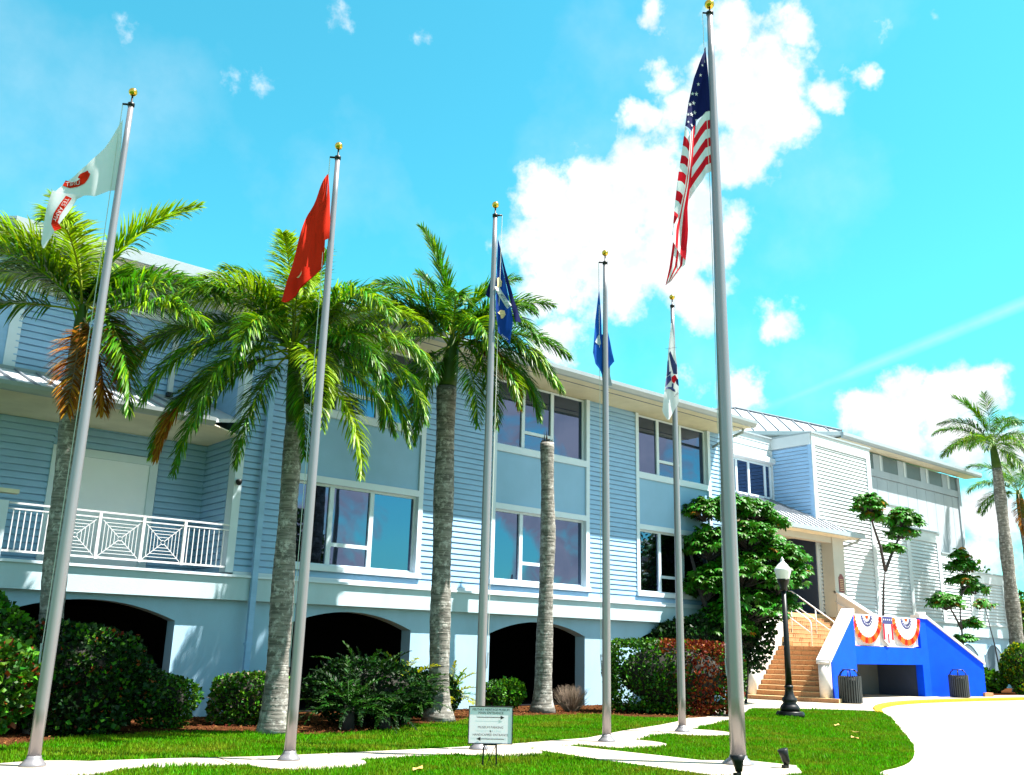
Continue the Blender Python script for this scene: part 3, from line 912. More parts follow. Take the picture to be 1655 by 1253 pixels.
# projecting block and stepped screen wall, front plane YW
steps = [(37.27, 42.35, 11.28), (42.35, 45.67, 8.75), (45.67, 48.86, 7.78), (48.86, 52.15, 6.80), (52.15, 56.25, 6.05)]
for i, (a, b, zt) in enumerate(steps):
    MB().box(a+.02, b-.02 if i < 4 else b, YW+.02, YG+(.1 if i == 0 else -.9), FZ+.05, zt-.02).build('wall', 'siding_white', B)
    MB().box(a-.06 if i == 0 else a-.02, b+.06, YW-.12, YW+.5 if i else YG+.1, zt-.02, zt+.06).build('coping', 'gutter_metal', B)
    # top fascia and right-hand trim
    MB().box(a+.01, b, YW-.07, YW+.02, zt-.52, zt-.02).build('fascia_board', 'siding_white', B)
    MB().box(b-.36, b+.0, YW-.075, YW+.02, FZ+.08, zt-.53).build('corner_board', 'siding_white', B)
    if i == 0: MB().box(a-.02, a+.24, YW-.075, YW+.02, 7.3, zt-.53).build('corner_board', 'siding_white', B)
    x0 = a+.24 if i == 0 else a+.02
    boards(x0, YW+.018, FZ+.1, zt-.53, b-.36-x0, .17, single=False, target=extra_w)
# left face of the block
boards(37.27+.01, YG-.06, 7.3, 10.75, YG-YW-.2, .17, ang=-math.pi/2)
MB().box(37.22, 37.28, YW-.02, YG, 10.75, 11.26).build('frieze', 'siding_white', B)
MB().box(37.235, 37.285, YW-.03, YW+.14, 7.3, 10.75).build('corner_board', 'siding_paint', B)
# base of the right wing
bs = MB(); bs.box(38.5, 56.3, YW-.08, YW+.4, 2.66, FZ+.02); bs.build('band_course', 'band_stucco', B)
MB().box(38.5, 56.34, YW-.14, YW+.1, FZ+.02, FZ+.1).build('ledge_trim', 'siding_white', B)
bw = MB(); bw.box(XR-.2, 56.25, YW+.05, YW+.4, -.05, 2.66); bw.build('arcade_wall', 'stucco', B)
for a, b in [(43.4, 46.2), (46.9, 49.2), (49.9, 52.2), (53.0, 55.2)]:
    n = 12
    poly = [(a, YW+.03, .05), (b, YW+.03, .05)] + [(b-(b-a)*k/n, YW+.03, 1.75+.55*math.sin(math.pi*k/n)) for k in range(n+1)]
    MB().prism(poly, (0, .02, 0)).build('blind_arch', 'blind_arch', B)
    rim = MB(); rim.tube([p for p in poly[2:]], .03, 5); rim.build('arch_moulding', 'stucco', B)

# gallery block behind with clerestory and overhanging eave
gw = MB(); gw.box(42.4, 56.6, YG+.02, 34, 3, 12.0); gw.build('wall', 'gallery_panel', B)
MB().box(42.4, 56.6, YG-.07, YG+.02, 10.78, 11.16).build('frieze', 'gallery_panel', B)
x = 42.45
k = 0
while x < 56.2:
    wdt = 1.0 if k % 2 else 1.6
    if k % 2 == 0:
        MB().box(x, min(x+wdt, 56.4), YG-.03, YG+.02, 11.16, 11.98).build('clerestory_pane', 'screen_glass', B)
    else:
        MB().box(x, x+wdt, YG-.05, YG+.02, 11.16, 12.0).build('clerestory_post', 'gallery_panel', B)
        MB().box(x+.62, x+.80, YG-.08, YG-.05, 11.16, 12.0).build('clerestory_post', 'siding_white', B)
    x += wdt; k += 1
for j in range(13):
    xx = 42.6+1.08*j
    MB().box(xx, xx+1.05, YG-.03, YG+.02, 6.9, 10.74).build('wall_panel', 'gallery_panel', B)
MB().box(56.3, 56.62, YG-.1, YG+.3, 6.0, 11.98).build('corner_board', 'gallery_panel', B)
gs = MB(); gs.add([(42.4, 24.15, 12.1), (57.9, 24.15, 12.1), (57.9, YG+.1, 12.1), (42.4, YG+.1, 12.1)], [(0, 3, 2, 1)]); gs.build('soffit', 'soffit', B)
MB().prism([(42.4, 24.2, 12.08), (42.4, 24.1, 12.1), (42.4, 24.05, 12.22), (42.4, 24.05, 12.38), (42.4, 24.2, 12.4)], (15.7, 0, 0)).build('gutter', 'gutter_metal', B)
MB().prism([(42.4, 24.2, 12.42), (58.1, 24.2, 12.42), (58.1, 34, 14.0), (43, 34, 14.0)], (0, 0, -.05)).build('roof', 'roof_metal', B)
# chamfered hip roof facet of the entrance tower
E2 = Vector((42.5, 24.2, 12.44)); E0 = E2+Vector((-6.8, 6.8, 0)); P_ = Vector((43.6, 31.3, 15.06)); P2 = Vector((39.5, 34.3, 14.5))
hf = MB(); hf.prism([E2, P_, P2, E0], (0, 0, -.06)); hf.build('roof', 'roof_metal', B)
nrm = (P_-E2).cross(E0-E2).normalized()
if nrm.z < 0: nrm = -nrm
ed = (E0-E2).normalized(); slp = nrm.cross(ed).normalized()
if slp.z < 0: slp = -slp
for k in range(1, 14):
    b0 = E2+ed*(.62*k)
    # length until the hip line E2->P_ or the top edge
    a_ = (P_-E2); s1 = a_.dot(ed); t1 = a_.dot(slp)
    ln_ = min(.62*k/max(s1, 1e-3)*t1 if s1 > 0 else 9, t1) if s1 > 0 else t1
    MB().bar(b0+nrm*.03, b0+slp*ln_+nrm*.03, .05, .06, up=tuple(nrm)).build('roof_seam', 'seam_metal', B)
MB().bar(E2+nrm*.04, P_+nrm*.04, .12, .1, up=tuple(nrm)).build('hip_cap', 'seam_metal', B)
MB().bar(P_+nrm*.04, P2+nrm*.04, .12, .1, up=tuple(nrm)).build('hip_cap', 'seam_metal', B)
MB().bar(E2-Vector((0, 0, .12)), E0-Vector((0, 0, .12)), .12, .2).build('gutter', 'siding_white', B)
MB().prism([E2-Vector((0, 0, .25)), E0-Vector((0, 0, .25)), E0+Vector((1.2, 1.2, -.25)), E2+Vector((1.2, 1.2, -.25))], (0, 0, .02)).build('soffit', 'siding_white', B)

# porch roof over the entrance
YP = 21.7
p2 = MB()
zt_, zb_ = 6.74, 7.42
p2.prism([(XR, YP, zt_), (39.2, YP, zt_), (39.2, YW, zt_+.05), (37.27, YW, zb_), (37.27, YG, 8.35), (XR, YG, 8.35)], (0, 0, -.08))
p2.f = []; p2.v = []; p2.m = []
p2.add([(XR, YP, zt_), (39.3, YP, zt_), (37.27, YW, zb_), (37.27, YG, 8.4), (XR, YG, 8.4), (XR, YW, zb_), (39.3, YW-.03, zt_+.03)],
       [(0, 1, 2, 5), (5, 2, 3, 4), (1, 6, 2)])
p2.build('porch_roof', 'roof_metal', B)
for k in range(26):
    x = 27.3+.42*k
    if x < 37.2:
        MB().bar((x, YP, zt_+.03), (x, YW, zb_+.03), .035, .05).bar((x, YW, zb_+.03), (x, YG, 8.43), .035, .05).build('roof_seam', 'seam_metal', B)
    else:
        f = (x-37.27)/(39.3-37.27)
        MB().bar((x, YP, zt_+.03), (x, YP+(YW-YP)*(1-f), zt_+.03+(zb_-zt_)*(1-f)), .035, .05).build('roof_seam', 'seam_metal', B)
MB().box(37.24, 37.29, YW-.02, YG, 7.35, 7.5).build('flashing', 'seam_metal', B)
MB().box(XR, 39.3, YP-.1, YP+.02, 6.58, 6.76).build('gutter', 'gutter_metal', B)
MB().box(XR, 39.25, YP+.02, YG, 6.56, 6.6).build('soffit', 'soffit', B)
MB().box(XR, 38.5, YP+.55, YP+.9, 6.3, 6.56).build('porch_beam', 'cream_column', B)
col_ = MB(); col_.box(37.55, 38.45, YP+.5, YP+1.05, FZ-.1, 6.56); col_.build('porch_column', 'cream_column', B)
dz = MB(); dz.tube([(39.0, YP+.0, 6.6), (39.0, YP+.1, 6.45), (38.7, YP+.55, 6.25), (38.62, YP+.75, 6.2)], .05, 8); dz.box(38.56, 38.7, YW-.28, YW-.05, 3.4, 6.3)
dz.build('downspout', 'gutter_metal', B)
pq = MB()
pq.prism([(37.85, YP+.48, 4.2), (38.25, YP+.48, 4.2), (38.25, YP+.48, 4.85), (38.17, YP+.48, 4.9), (38.12, YP+.48, 4.98), (37.98, YP+.48, 4.98), (37.93, YP+.48, 4.9), (37.85, YP+.48, 4.85)], (0, .02, 0))
pl = pq.build('plaque', 'plaque_red', B)
tq = MB()
for k in range(7): tq.box(37.91+.01*(k % 3), 38.19-.012*(k % 2), YP+.474, YP+.48, 4.28+.075*k, 4.30+.075*k)
tq.build('plaque_text', 'flag_gold', pl)
MB().box(37.16, 37.2, 23.22, 23.5, 4.72, 5.0).build('plaque', 'ink', B)
MB().box(37.1, 37.2, 23.85, 24.1, 4.35, 4.85).build('mailbox', 'ink', B)
# lightning rods
for (x, y, z) in [(9.6, 19.0, 9.3), (15.1, 19.0, 9.3)]:
    MB().tube([(x, y, z-.1), (x-.05, y, z+1.45)], .012, 5).build('lightning_rod', 'black_metal', B)
o = extra.build('siding_boards', 'siding_paint', B); o['kind'] = 'stuff'
o = extra_w.build('louvre_boards', 'siding_white', B); o['kind'] = 'stuff'
print('boards', BOARD_N)

# ------------------------------------------------------------------ entrance staircase
T = thing('entrance_staircase', 'double entrance staircase with terracotta risers, white parapets and royal blue front wall', 'staircase', (36.3, 19.2, 0))
u = Vector((.966, .259, 0)); w = Vector((-.259, .966, 0)); O = Vector((29.67, 17.68, .0))
RI, TD = .17, .285


def P(a, b, z): return O+u*a+w*b+Vector((0, 0, z))


def tiled_step(o, uu, ww, width, z0, z1, depth, ntile):
    """a step block whose riser is faced with separate tiles"""
    MB().obox(o+Vector((0, 0, z0)), uu*depth, ww*width, (0, 0, z1-z0-.012)).build('step', 'grout', T)
    MB().obox(o-uu*.03+Vector((0, 0, z1-.012)), uu*(depth+.03), ww*width, (0, 0, .012)).build('tread', 'grout', T)
    tw = width/ntile
    for k in range(ntile):
        MB().obox(o-uu*.018+ww*(tw*k+.005)+Vector((0, 0, max(z0, z1-RI)+.005)), uu*.018, ww*(tw-.01), (0, 0, min(RI, z1-z0)-.019)).build('tile', 'terracotta', T)


tiled_step(O, u, w, 3.35, 0.02, RI, .34, 11)
for k in range(1, 11):
    z1 = RI*(k+1)
    tiled_step(O+u*(.34+TD*(k-1))+w*.715, u, w, 2.24, z1-RI-.03, z1, TD+.04, 7)
LZ = RI*11
land = MB(); land.prism([(32.3, 19.3, LZ-.2), (33.3, 19.55, LZ-.2), (38.9, 19.55, LZ-.2), (38.9, 21.1, LZ-.2), (32.1, 21.3, LZ-.2)], (0, 0, .195)); land.build('landing', 'grout', T)
# parapets of the left flight
def parapet(base, uu, off0, off1, a0, a1, zlow, zhigh, name='parapet'):
    p0 = base+uu*a0; p1 = base+uu*a1
    ww = Vector((-uu.y, uu.x, 0))
    q = [p0+ww*off0, p1+ww*off0]
    b = MB()
    b.prism([q[0], q[1], q[1]+Vector((0, 0, zhigh)), q[0]+Vector((0, 0, zlow))], ww*(off1-off0))
    return b, q, ww


b, q, ww_ = parapet(O, u, 2.97, 3.27, .36, 3.75, 1.30, 3.13)
b.build('parapet', 'parapet_white', T)
bc = MB(); bc.prism([P(.30, 2.90, 1.28), P(3.8, 2.90, 3.15), P(3.8, 2.90, 3.27), P(.30, 2.90, 1.41)], w*.44)
bc.build('parapet_cap', 'parapet_white', T)
# right parapet: blue outside, white inside
b, q, ww_ = parapet(O, u, .37, .70, .36, 3.78, 1.30, 3.13)
b.build('parapet', 'parapet_white', T)
bl = MB(); bl.prism([P(.62, .345, .02), P(3.80, .345, .02), P(3.80, .345, 3.10), P(.62, .345, 1.44)], w*.02)
bl.build('blue_facing', 'royal_blue', T)
bc = MB(); bc.prism([P(.28, .30, 1.27), P(3.80, .30, 3.14), P(3.80, .30, 3.27), P(.28, .30, 1.41)], w*.47)
bc.build('parapet_cap', 'parapet_white', T)
for off in (.54, 3.12):
    nw = MB(); nw.tube([P(.36, off, .17), P(.36, off, 1.30)], .19, 14); nw.build('newel', 'parapet_white', T, True)
    nc = MB(); nc.tube([P(.36, off, 1.28), P(.36, off, 1.37)], .225, 14); nc.build('newel_cap', 'parapet_white', T, True)
# middle wall with opening and sloping right end
XA, XB = 33.32, 39.3
yb0, yb1 = 19.2, 19.5
zs = 1.93
dx0, dx1, dz = 33.42, 38.72, 1.27
mw = MB()
mw.box(XA, dx0, yb0, yb1, 0, zs); mw.box(dx1, XB, yb0, yb1, 0, zs); mw.box(dx0, dx1, yb0, yb1, dz, zs)
mw.box(38.72, XB, yb0+.003, yb1, zs, 3.12)
mw.build('front_wall', 'royal_blue', T)
ur = Vector((.966, -.259, 0)); wr = Vector((.259, .966, 0)); QR = Vector((XB, yb0, 0))
rw = MB(); rw.prism([QR, QR+ur*3.2, QR+ur*3.2+Vector((0, 0, 1.36)), QR+Vector((0, 0, 3.14))], wr*.3); rw.build('front_wall', 'royal_blue', T)
rc = MB(); rc.prism([QR-wr*.06+Vector((0, 0, 3.14)), QR-wr*.06+ur*3.27+Vector((0, 0, 1.32)), QR-wr*.06+ur*3.27+Vector((0, 0, 1.42)), QR-wr*.06+Vector((0, 0, 3.26))], wr*.42)
rc.build('parapet_cap', 'parapet_white', T)
MB().box(38.7, 39.36, yb0-.06, yb1+.05, 3.12, 3.25).build('parapet_cap', 'parapet_white', T)
MB().tube([(39.2, 19.35, 3.1), (39.2, 19.35, 3.38)], .2, 12).build('newel_cap', 'parapet_white', T, True)
MB().obox(QR+ur*3.0+wr*-.1, ur*.5, wr*2.6, (0, 0, .19)).build('step', 'terracotta', T)
for k in range(10):
    MB().obox(QR+ur*(3.0-TD*(k+1))+wr*.31, ur*TD, wr*2.2, (0, 0, .17*(k+2)-.01)).build('step', 'terracotta', T)
b2 = MB(); r0 = QR+wr*2.5; b2.prism([r0, r0+ur*3.2, r0+ur*3.2+Vector((0, 0, 1.36)), r0+Vector((0, 0, 3.14))], wr*.3); b2.build('parapet', 'parapet_white', T)
# what shows through the low opening: inner walls in colours darkened as shade, and ceiling
MB().box(33.35, 39.2, 21.9, 22.0, 0, LZ-.25).build('inner_wall', 'shade_black', T)
MB().box(36.2, 38.75, 21.2, 21.3, 0, LZ-.25).build('inner_wall', 'inner_shade', T)
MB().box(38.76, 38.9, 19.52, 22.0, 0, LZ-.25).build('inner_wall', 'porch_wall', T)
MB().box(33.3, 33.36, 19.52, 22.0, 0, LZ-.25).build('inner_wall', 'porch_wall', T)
MB().box(33.35, 39.2, 21.0, 22.0, LZ-.27, LZ-.2).build('landing', 'grout', T)
# upper flight going back to the door
for k in range(8):
    z1 = LZ+RI*(k+1)
    tiled_step(Vector((32.2, 21.0+.265*k, 0)), Vector((0, 1, 0)), Vector((1, 0, 0)), 5.35, z1-RI-.03, min(z1, FZ-.001) if k == 7 else z1, .30, 9)
MB().box(32.0, 38.5, 22.8, 22.87, LZ, FZ-.004).build('landing', 'grout', T)
MB().prism([(37.6, 20.4, LZ-.2), (37.6, 22.25, LZ-.2), (37.6, 22.25, 4.15), (37.6, 20.4, 2.95)], (.3, 0, 0)).build('parapet', 'parapet_white', T)
MB().prism([(37.55, 20.3, 2.93), (37.55, 22.3, 4.18), (37.55, 22.3, 4.27), (37.55, 20.3, 3.02)], (.4, 0, 0)).build('parapet_cap', 'parapet_white', T)
MB().prism([(31.85, 21.65, .1), (31.85, 22.9, .1), (31.85, 22.9, 4.0), (31.85, 21.65, 3.25)], (.3, 0, 0)).build('parapet', 'parapet_white', T)
# handrails
def handrail(x, ya=20.9, yb=22.95):
    def z(y): return LZ+.95+(y-ya)*(FZ-LZ)/(yb-ya)
    h = MB()
    h.tube([(x, ya, LZ), (x, ya, z(ya)-.07), (x, ya+.07, z(ya+.07)), (x, yb-.15, z(yb-.15)), (x, yb, z(yb-.1)), (x, yb+.08, z(yb-.1)-.1), (x, yb+.08, FZ)], .028, 7)
    h.tube([(x, ya+.85, LZ+.4), (x, ya+.85, z(ya+.85))], .024, 7)
    h.tube([(x, ya, z(ya)-.45), (x, yb, z(yb)-.5)], .022, 6)
    return h.build('handrail', 'rail_paint', T, True)


for x in (33.4, 35.15): handrail(x)
h = MB(); h.tube([(37.5, 20.5, LZ+.75), (37.5, 22.2, 3.8)], .022, 7); h.build('handrail', 'rail_paint', T, True)
# landing railing with balusters that carries the bunting
h = MB(); h.tube([(XA, 19.3, 3.08), (38.72, 19.3, 3.08)], .028, 7); h.tube([(XA, 19.3, 2.0), (38.72, 19.3, 2.0)], .02, 6)
h.build('railing', 'rail_paint', T, True)
bm_ = MB().box(-.012, .012, -.012, .012, 0, 1.07).mesh('baluster', 'rail_paint')
for k in range(44): put('baluster', bm_, T, (XA+.06+.122*k, 19.3, 2.0))

# ------------------------------------------------------------------ flagpoles
H = Vector((.64862625, .76110708, 0)); RV = Vector((.76110708, -.64862625, 0))


def pole(name_label, x, y, h, r0, r1, ball, side, joints=()):
    t = thing('flagpole', name_label, 'flagpole', (x, y, 0), 'flagpoles on the front lawn')
    n = 14
    MB().tube([(x, y, .05+(h-.3)*k/n) for k in range(n+1)], [r0+(r1-r0)*max(0, (k/n-.15)/.85)**1.5 for k in range(n+1)], 20).build('pole_shaft', 'brushed_aluminium', t, True)
    MB().lathe([(r0*2.0, 0), (r0*2.0, .03), (r0*1.6, .06), (r0*1.15, .10), (r0*1.1, .13)], (x, y, .012), 24).build('base_flange', 'brushed_aluminium', t, True)
    zt = h-.26
    for z in joints: MB().lathe([(r1+(r0-r1)*(1-z/h)*1.05+.004, 0), (r1+(r0-r1)*(1-z/h)*1.05+.004, .02)], (x, y, z), 20).build('sleeve_joint', 'black_metal', t, True)
    tr = MB(); tr.lathe([(r1*1.25, 0), (r1*1.3, .05), (r1*.6, .07), (.014, .08), (.014, .2)], (x, y, zt), 14)
    e = Vector((x, y, zt+.04))+RV*side*.13
    tr.tube([(x, y, zt+.03), e], .016, 6)
    tr.build('truck', 'black_metal', t, True)
    b = MB(); R = ball
    b.lathe([(max(.002, R*math.sin(math.pi*k/20)), R-R*math.cos(math.pi*k/20)) for k in range(21)], (x, y, h-R*2+.0+.05), 32)
    b.build('finial_ball', 'gold_ball', t, True)
    rp = MB(); p0 = Vector((x, y, 0))
    rp.tube([e, p0+RV*side*(.11)+Vector((0, 0, h*.7)), p0+RV*side*(r0+.02)-H*.02+Vector((0, 0, 1.35))], .006, 5)
    rp.build('halyard', 'rope', t)
    MB().tube([p0+RV*side*(r0+.015)-H*.03+Vector((0, 0, 1.25)), p0+RV*side*(r0+.03)-H*.03+Vector((0, 0, 1.5))], .012, 5).build('cleat', 'gutter_metal', t)
    return t


PO = [(3.70, 13.41, 9.62), (6.74, 12.46, 9.5), (9.99, 12.32, 9.5), (12.81, 12.22, 9.36), (15.78, 12.95, 9.4)]
labs = ['flagpole nearest the left edge of the lawn, flying the white army flag', 'flagpole flying the plain red flag, second from the left', 'flagpole flying the dark blue flag with a gold emblem, beside the white sign',
        'flagpole flying the mid blue flag, between the broken palm trunk and the hedge', 'flagpole flying the white coast guard flag, by the walk to the stairs']
for (x, y, h), lab, sd in zip(PO, labs, (-1, -1, 1, -1, -.3)):
    pole(lab, x, y, h, .078, .04, .064, sd)
pole('tallest and thickest flagpole flying the stars and stripes, near the driveway', 12.1, 8.9, 13.03, .117, .052, .088, -1, joints=(5.45,))


def cloth(base, rows, off=0.0, amp=.05, fr=(7, 3), ph=0.0, nu=None, nv=10):
    """rows: list of (left/top edge) control polylines in the pole's own upright plane; returns a function (s,t)->3-D"""
    bx, by = base
    A = rows

    def ev(line, s):
        n = len(line)-1
        k = min(int(s*n), n-1); f = s*n-k
        a, b = line[k], line[k+1]
        return a[0]+(b[0]-a[0])*f, a[1]+(b[1]-a[1])*f

    def fn(s, t, d=0.0):
        m_ = len(A)-1
        k = min(int(t*m_), m_-1); f = t*m_-k
        p = ev(A[k], s); q = ev(A[k+1], s)
        r_, z_ = p[0]+(q[0]-p[0])*f, p[1]+(q[1]-p[1])*f
        return flat(base, r_, z_, off+d, amp, fr, ph)
    return fn


def flat(base, r_, z_, off, amp, fr, ph):
    dpt = off+amp*math.sin(fr[0]*r_*2+fr[1]*z_+ph)+.4*amp*math.sin(fr[0]*4.7*r_-fr[1]*2.1*z_+ph*2)
    v = Vector((base[0], base[1], z_))+RV*r_+H*dpt
    return (v.x, v.y, v.z)


def panel(fn, ns, nt_, color=lambda s, t: 0):
    b = MB()
    vs = [fn(i/ns, j/nt_) for j in range(nt_+1) for i in range(ns+1)]
    b.v = vs
    for j in range(nt_):
        for i in range(ns):
            a = j*(ns+1)+i
            b.f.append((a, a+1, a+ns+2, a+ns+1)); b.m.append(color((i+.5)/ns, (j+.5)/nt_))
    return b


def decal(base, poly, off, amp, fr, ph, name, matn, parent, sub=6):
    """a printed shape lying on the cloth: polygon in the cloth plane, fanned from its centre"""
    cx = sum(p[0] for p in poly)/len(poly); cz = sum(p[1] for p in poly)/len(poly)
    pts = []
    for i in range(len(poly)):
        a, b = poly[i], poly[(i+1) % len(poly)]
        for k in range(sub): pts.append((a[0]+(b[0]-a[0])*k/sub, a[1]+(b[1]-a[1])*k/sub))
    vs = [flat(base, cx, cz, off, amp, fr, ph)] + [flat(base, x, z, off, amp, fr, ph) for x, z in pts]
    n = len(pts)
    b = MB(); b.add(vs, [(0, 1+i, 1+(i+1) % n) for i in range(n)])
    return b.build(name, matn, parent)


def strip(base, line, wid, off, amp, fr, ph, name, matn, parent):
    b = MB(); vs = []
    n = len(line)
    for i, (x, z) in enumerate(line):
        a = line[max(i-1, 0)]; c = line[min(i+1, n-1)]
        d = Vector((c[0]-a[0], c[1]-a[1])).normalized()
        for sg in (-1, 1): vs.append(flat(base, x-d.y*wid/2*sg, z+d.x*wid/2*sg, off, amp, fr, ph))
    b.add(vs, [(2*i, 2*i+1, 2*i+3, 2*i+2) for i in range(n-1)])
    return b.build(name, matn, parent)


def text_on(base, txt, size, path0, path1, off, amp, fr, ph, matn, parent, mirror=False, sag=0.0):
    v, f = text_geo(txt, size)
    L0 = Vector(path0); L1 = Vector(path1); d = (L1-L0).normalized(); nn = Vector((-d.y, d.x))
    mid = (L0+L1)/2; ln = (L1-L0).length
    vs = []
    for x, y in v:
        if mirror: x = -x
        p = mid+d*x+nn*(y-sag*(1-(2*x/ln)**2))
        vs.append(flat(base, p.x, p.y, off, amp, fr, ph))
    return MB().add(vs, f).build('lettering', matn, parent)


def resample(line, n):
    out_ = []
    m_ = len(line)-1
    for i in range(n+1):
        s = i/n*m_; k = min(int(s), m_-1); f = s-k
        out_.append((line[k][0]+(line[k+1][0]-line[k][0])*f, line[k][1]+(line[k+1][1]-line[k][1])*f))
    return out_


# --- army flag (white, red scroll, seen from behind so the first word reads reversed)
b0 = (3.70, 13.41)
F = thing('army_flag', 'white army flag with a red scroll blowing left from the leftmost pole', 'flag', (b0[0], b0[1], 9), 'flags on the poles')
par = (.022, (5, 2.6), .3)
top = [(-.08, 9.12), (-.31, 8.66), (-.52, 8.34), (-.77, 8.12), (-.93, 7.88)]
bot = [(-.02, 7.97), (-.14, 7.95), (-.33, 7.84), (-.50, 7.86), (-.63, 7.80)]
panel(cloth(b0, [top, bot], .0, *par), 24, 10).build('cloth', 'flag_white', F, True)
l2 = [(-.94, 7.90), (-.985, 7.60), (-1.0, 7.3), (-1.0, 7.08), (-.96, 7.0)]
r2 = [(-.56, 7.86), (-.64, 7.66), (-.74, 7.42), (-.84, 7.18), (-.93, 7.0)]
panel(cloth(b0, [l2, r2], -.03, *par), 20, 10).build('cloth', 'flag_white', F, True)
a_, f_, p_ = par
strip(b0, resample([(-.82, 8.06), (-.72, 8.03), (-.62, 8.045), (-.54, 8.09), (-.50, 8.16), (-.49, 8.22)], 20), .095, -.008, a_, f_, p_, 'scroll', 'flag_red', F)
strip(b0, resample([(-.47, 8.23), (-.52, 8.20), (-.58, 8.17), (-.60, 8.13)], 8), .06, -.012, a_, f_, p_, 'scroll', 'flag_red', F)
text_on(b0, 'UNIT', .095, (-.80, 8.035), (-.57, 8.055), -.02, a_, f_, p_, 'flag_white', F, mirror=True)
strip(b0, resample([(-.70, 7.82), (-.76, 7.68), (-.82, 7.52), (-.83, 7.38), (-.76, 7.28)], 16), .10, -.04, a_, f_, p_, 'scroll', 'flag_red', F)
text_on(b0, 'TES ARMY', .09, (-.71, 7.80), (-.84, 7.40), -.052, a_, f_, p_, 'flag_white', F)

# --- red flag
b0 = (6.74, 12.46)
F = thing('red_flag', 'plain red flag hanging in a long wedge left of its pole', 'flag', (b0[0], b0[1], 9), 'flags on the poles')
par = (.04, (8, 2.2), 1.1); a_, f_, p_ = par
panel(cloth(b0, [[(-.14, 8.96), (-.25, 8.7), (-.42, 8.2), (-.55, 7.62), (-.65, 7.1), (-.69, 6.74)], [(-.135, 8.95), (-.13, 8.6), (-.10, 8.2), (-.09, 7.75), (-.09, 7.35), (-.60, 6.72)]], 0, *par), 26, 9).build('cloth', 'flag_red', F, True)
panel(cloth(b0, [[(-.13, 8.94), (-.11, 8.5), (-.11, 8.1), (-.10, 7.76)], [(-.125, 8.94), (-.06, 8.5), (-.03, 8.1), (-.015, 7.80)]], -.05, *par), 12, 4).build('cloth', 'flag_red', F, True)
panel(cloth(b0, [[(-.42, 7.30), (-.55, 7.1), (-.66, 6.85), (-.69, 6.72)], [(-.10, 7.33), (-.25, 7.15), (-.42, 6.95), (-.62, 6.70)]], -.03, *par), 14, 6).build('cloth', 'flag_red', F, True)
decal(b0, [(-.50, 7.14), (-.44, 7.17), (-.40, 7.23), (-.41, 7.17), (-.45, 7.13)], -.045, a_, f_, p_, 'emblem', 'flag_gold', F)

# --- navy flag
b0 = (9.99, 12.32)
F = thing('navy_flag', 'dark blue flag with gold emblem and white ribbon, hanging right of its pole', 'flag', (b0[0], b0[1], 9), 'flags on the poles')
par = (.04, (9, 2.0), 2.0); a_, f_, p_ = par
panel(cloth(b0, [[(.06, 8.80), (.06, 8.3), (.055, 7.8), (.06, 7.4), (.12, 6.98)], [(.07, 8.80), (.17, 8.2), (.28, 7.7), (.38, 7.2), (.33, 6.78)]], -.02, *par), 22, 9).build('cloth', 'flag_blue', F, True)
panel(cloth(b0, [[(.07, 8.78), (.20, 8.1), (.34, 7.5), (.42, 7.2)], [(.075, 8.80), (.22, 8.2), (.38, 7.65), (.53, 7.22)]], .03, *par), 18, 5).build('cloth', 'flag_navy', F, True)
panel(cloth(b0, [[(.04, 8.5), (-.03, 8.1), (-.13, 7.75), (-.10, 7.7)], [(.05, 8.5), (.03, 8.0), (.03, 7.7), (.0, 7.65)]], .10, *par), 12, 4).build('cloth', 'flag_navy', F, True)
decal(b0, [(.07, 8.02), (.11, 8.05), (.16, 7.98), (.15, 7.88), (.08, 7.84)], -.035, a_, f_, p_, 'emblem', 'flag_gold', F)
strip(b0, resample([(.07, 7.86), (.13, 7.74), (.22, 7.60), (.31, 7.46)], 10), .09, -.035, a_, f_, p_, 'ribbon', 'flag_white', F)
text_on(b0, 'UNITED', .07, (.09, 7.82), (.27, 7.53), -.047, a_, f_, p_, 'emblem_navy', F)
decal(b0, [(.10, 7.36), (.15, 7.41), (.22, 7.42), (.24, 7.34), (.20, 7.27), (.16, 7.25), (.15, 7.31)], -.035, a_, f_, p_, 'emblem', 'flag_gold', F)
text_on(b0, 'NAVY', .06, (.17, 6.95), (.30, 6.84), -.045, a_, f_, p_, 'flag_white', F)

# --- mid blue flag
b0 = (12.81, 12.22)
F = thing('air_force_flag', 'mid blue flag drooping on both sides of its pole', 'flag', (b0[0], b0[1], 9), 'flags on the poles')
par = (.03, (9, 2.0), .5); a_, f_, p_ = par
panel(cloth(b0, [[(-.13, 8.5), (-.20, 7.9), (-.25, 7.2), (-.20, 6.98), (-.10, 6.84)], [(-.12, 8.5), (-.08, 8.0), (-.07, 7.5), (-.06, 7.0), (-.04, 6.7)]], -.02, *par), 20, 6).build('cloth', 'flag_skyblue', F, True)
panel(cloth(b0, [[(-.10, 7.65), (-.08, 7.3), (-.07, 6.9), (-.05, 6.66)], [(.0, 7.6), (.0, 7.2), (.0, 6.9), (.0, 6.6)]], .06, *par), 12, 4).build('cloth', 'flag_blue', F, True)
panel(cloth(b0, [[(.0, 8.2), (.0, 7.7), (.0, 7.2), (.0, 6.85)], [(.01, 8.2), (.05, 7.7), (.12, 7.35), (.18, 7.06)]], .07, *par), 14, 5).build('cloth', 'flag_skyblue', F, True)
panel(cloth(b0, [[(.02, 7.0), (.03, 6.8), (.06, 6.6)], [(.10, 7.0), (.10, 6.8), (.14, 6.56)]], .09, *par), 6, 4).build('cloth', 'flag_grey', F, True)
decal(b0, [(-.21, 7.42), (-.12, 7.62), (-.09, 7.40), (-.12, 7.36)], -.035, a_, f_, p_, 'emblem', 'flag_grey', F)

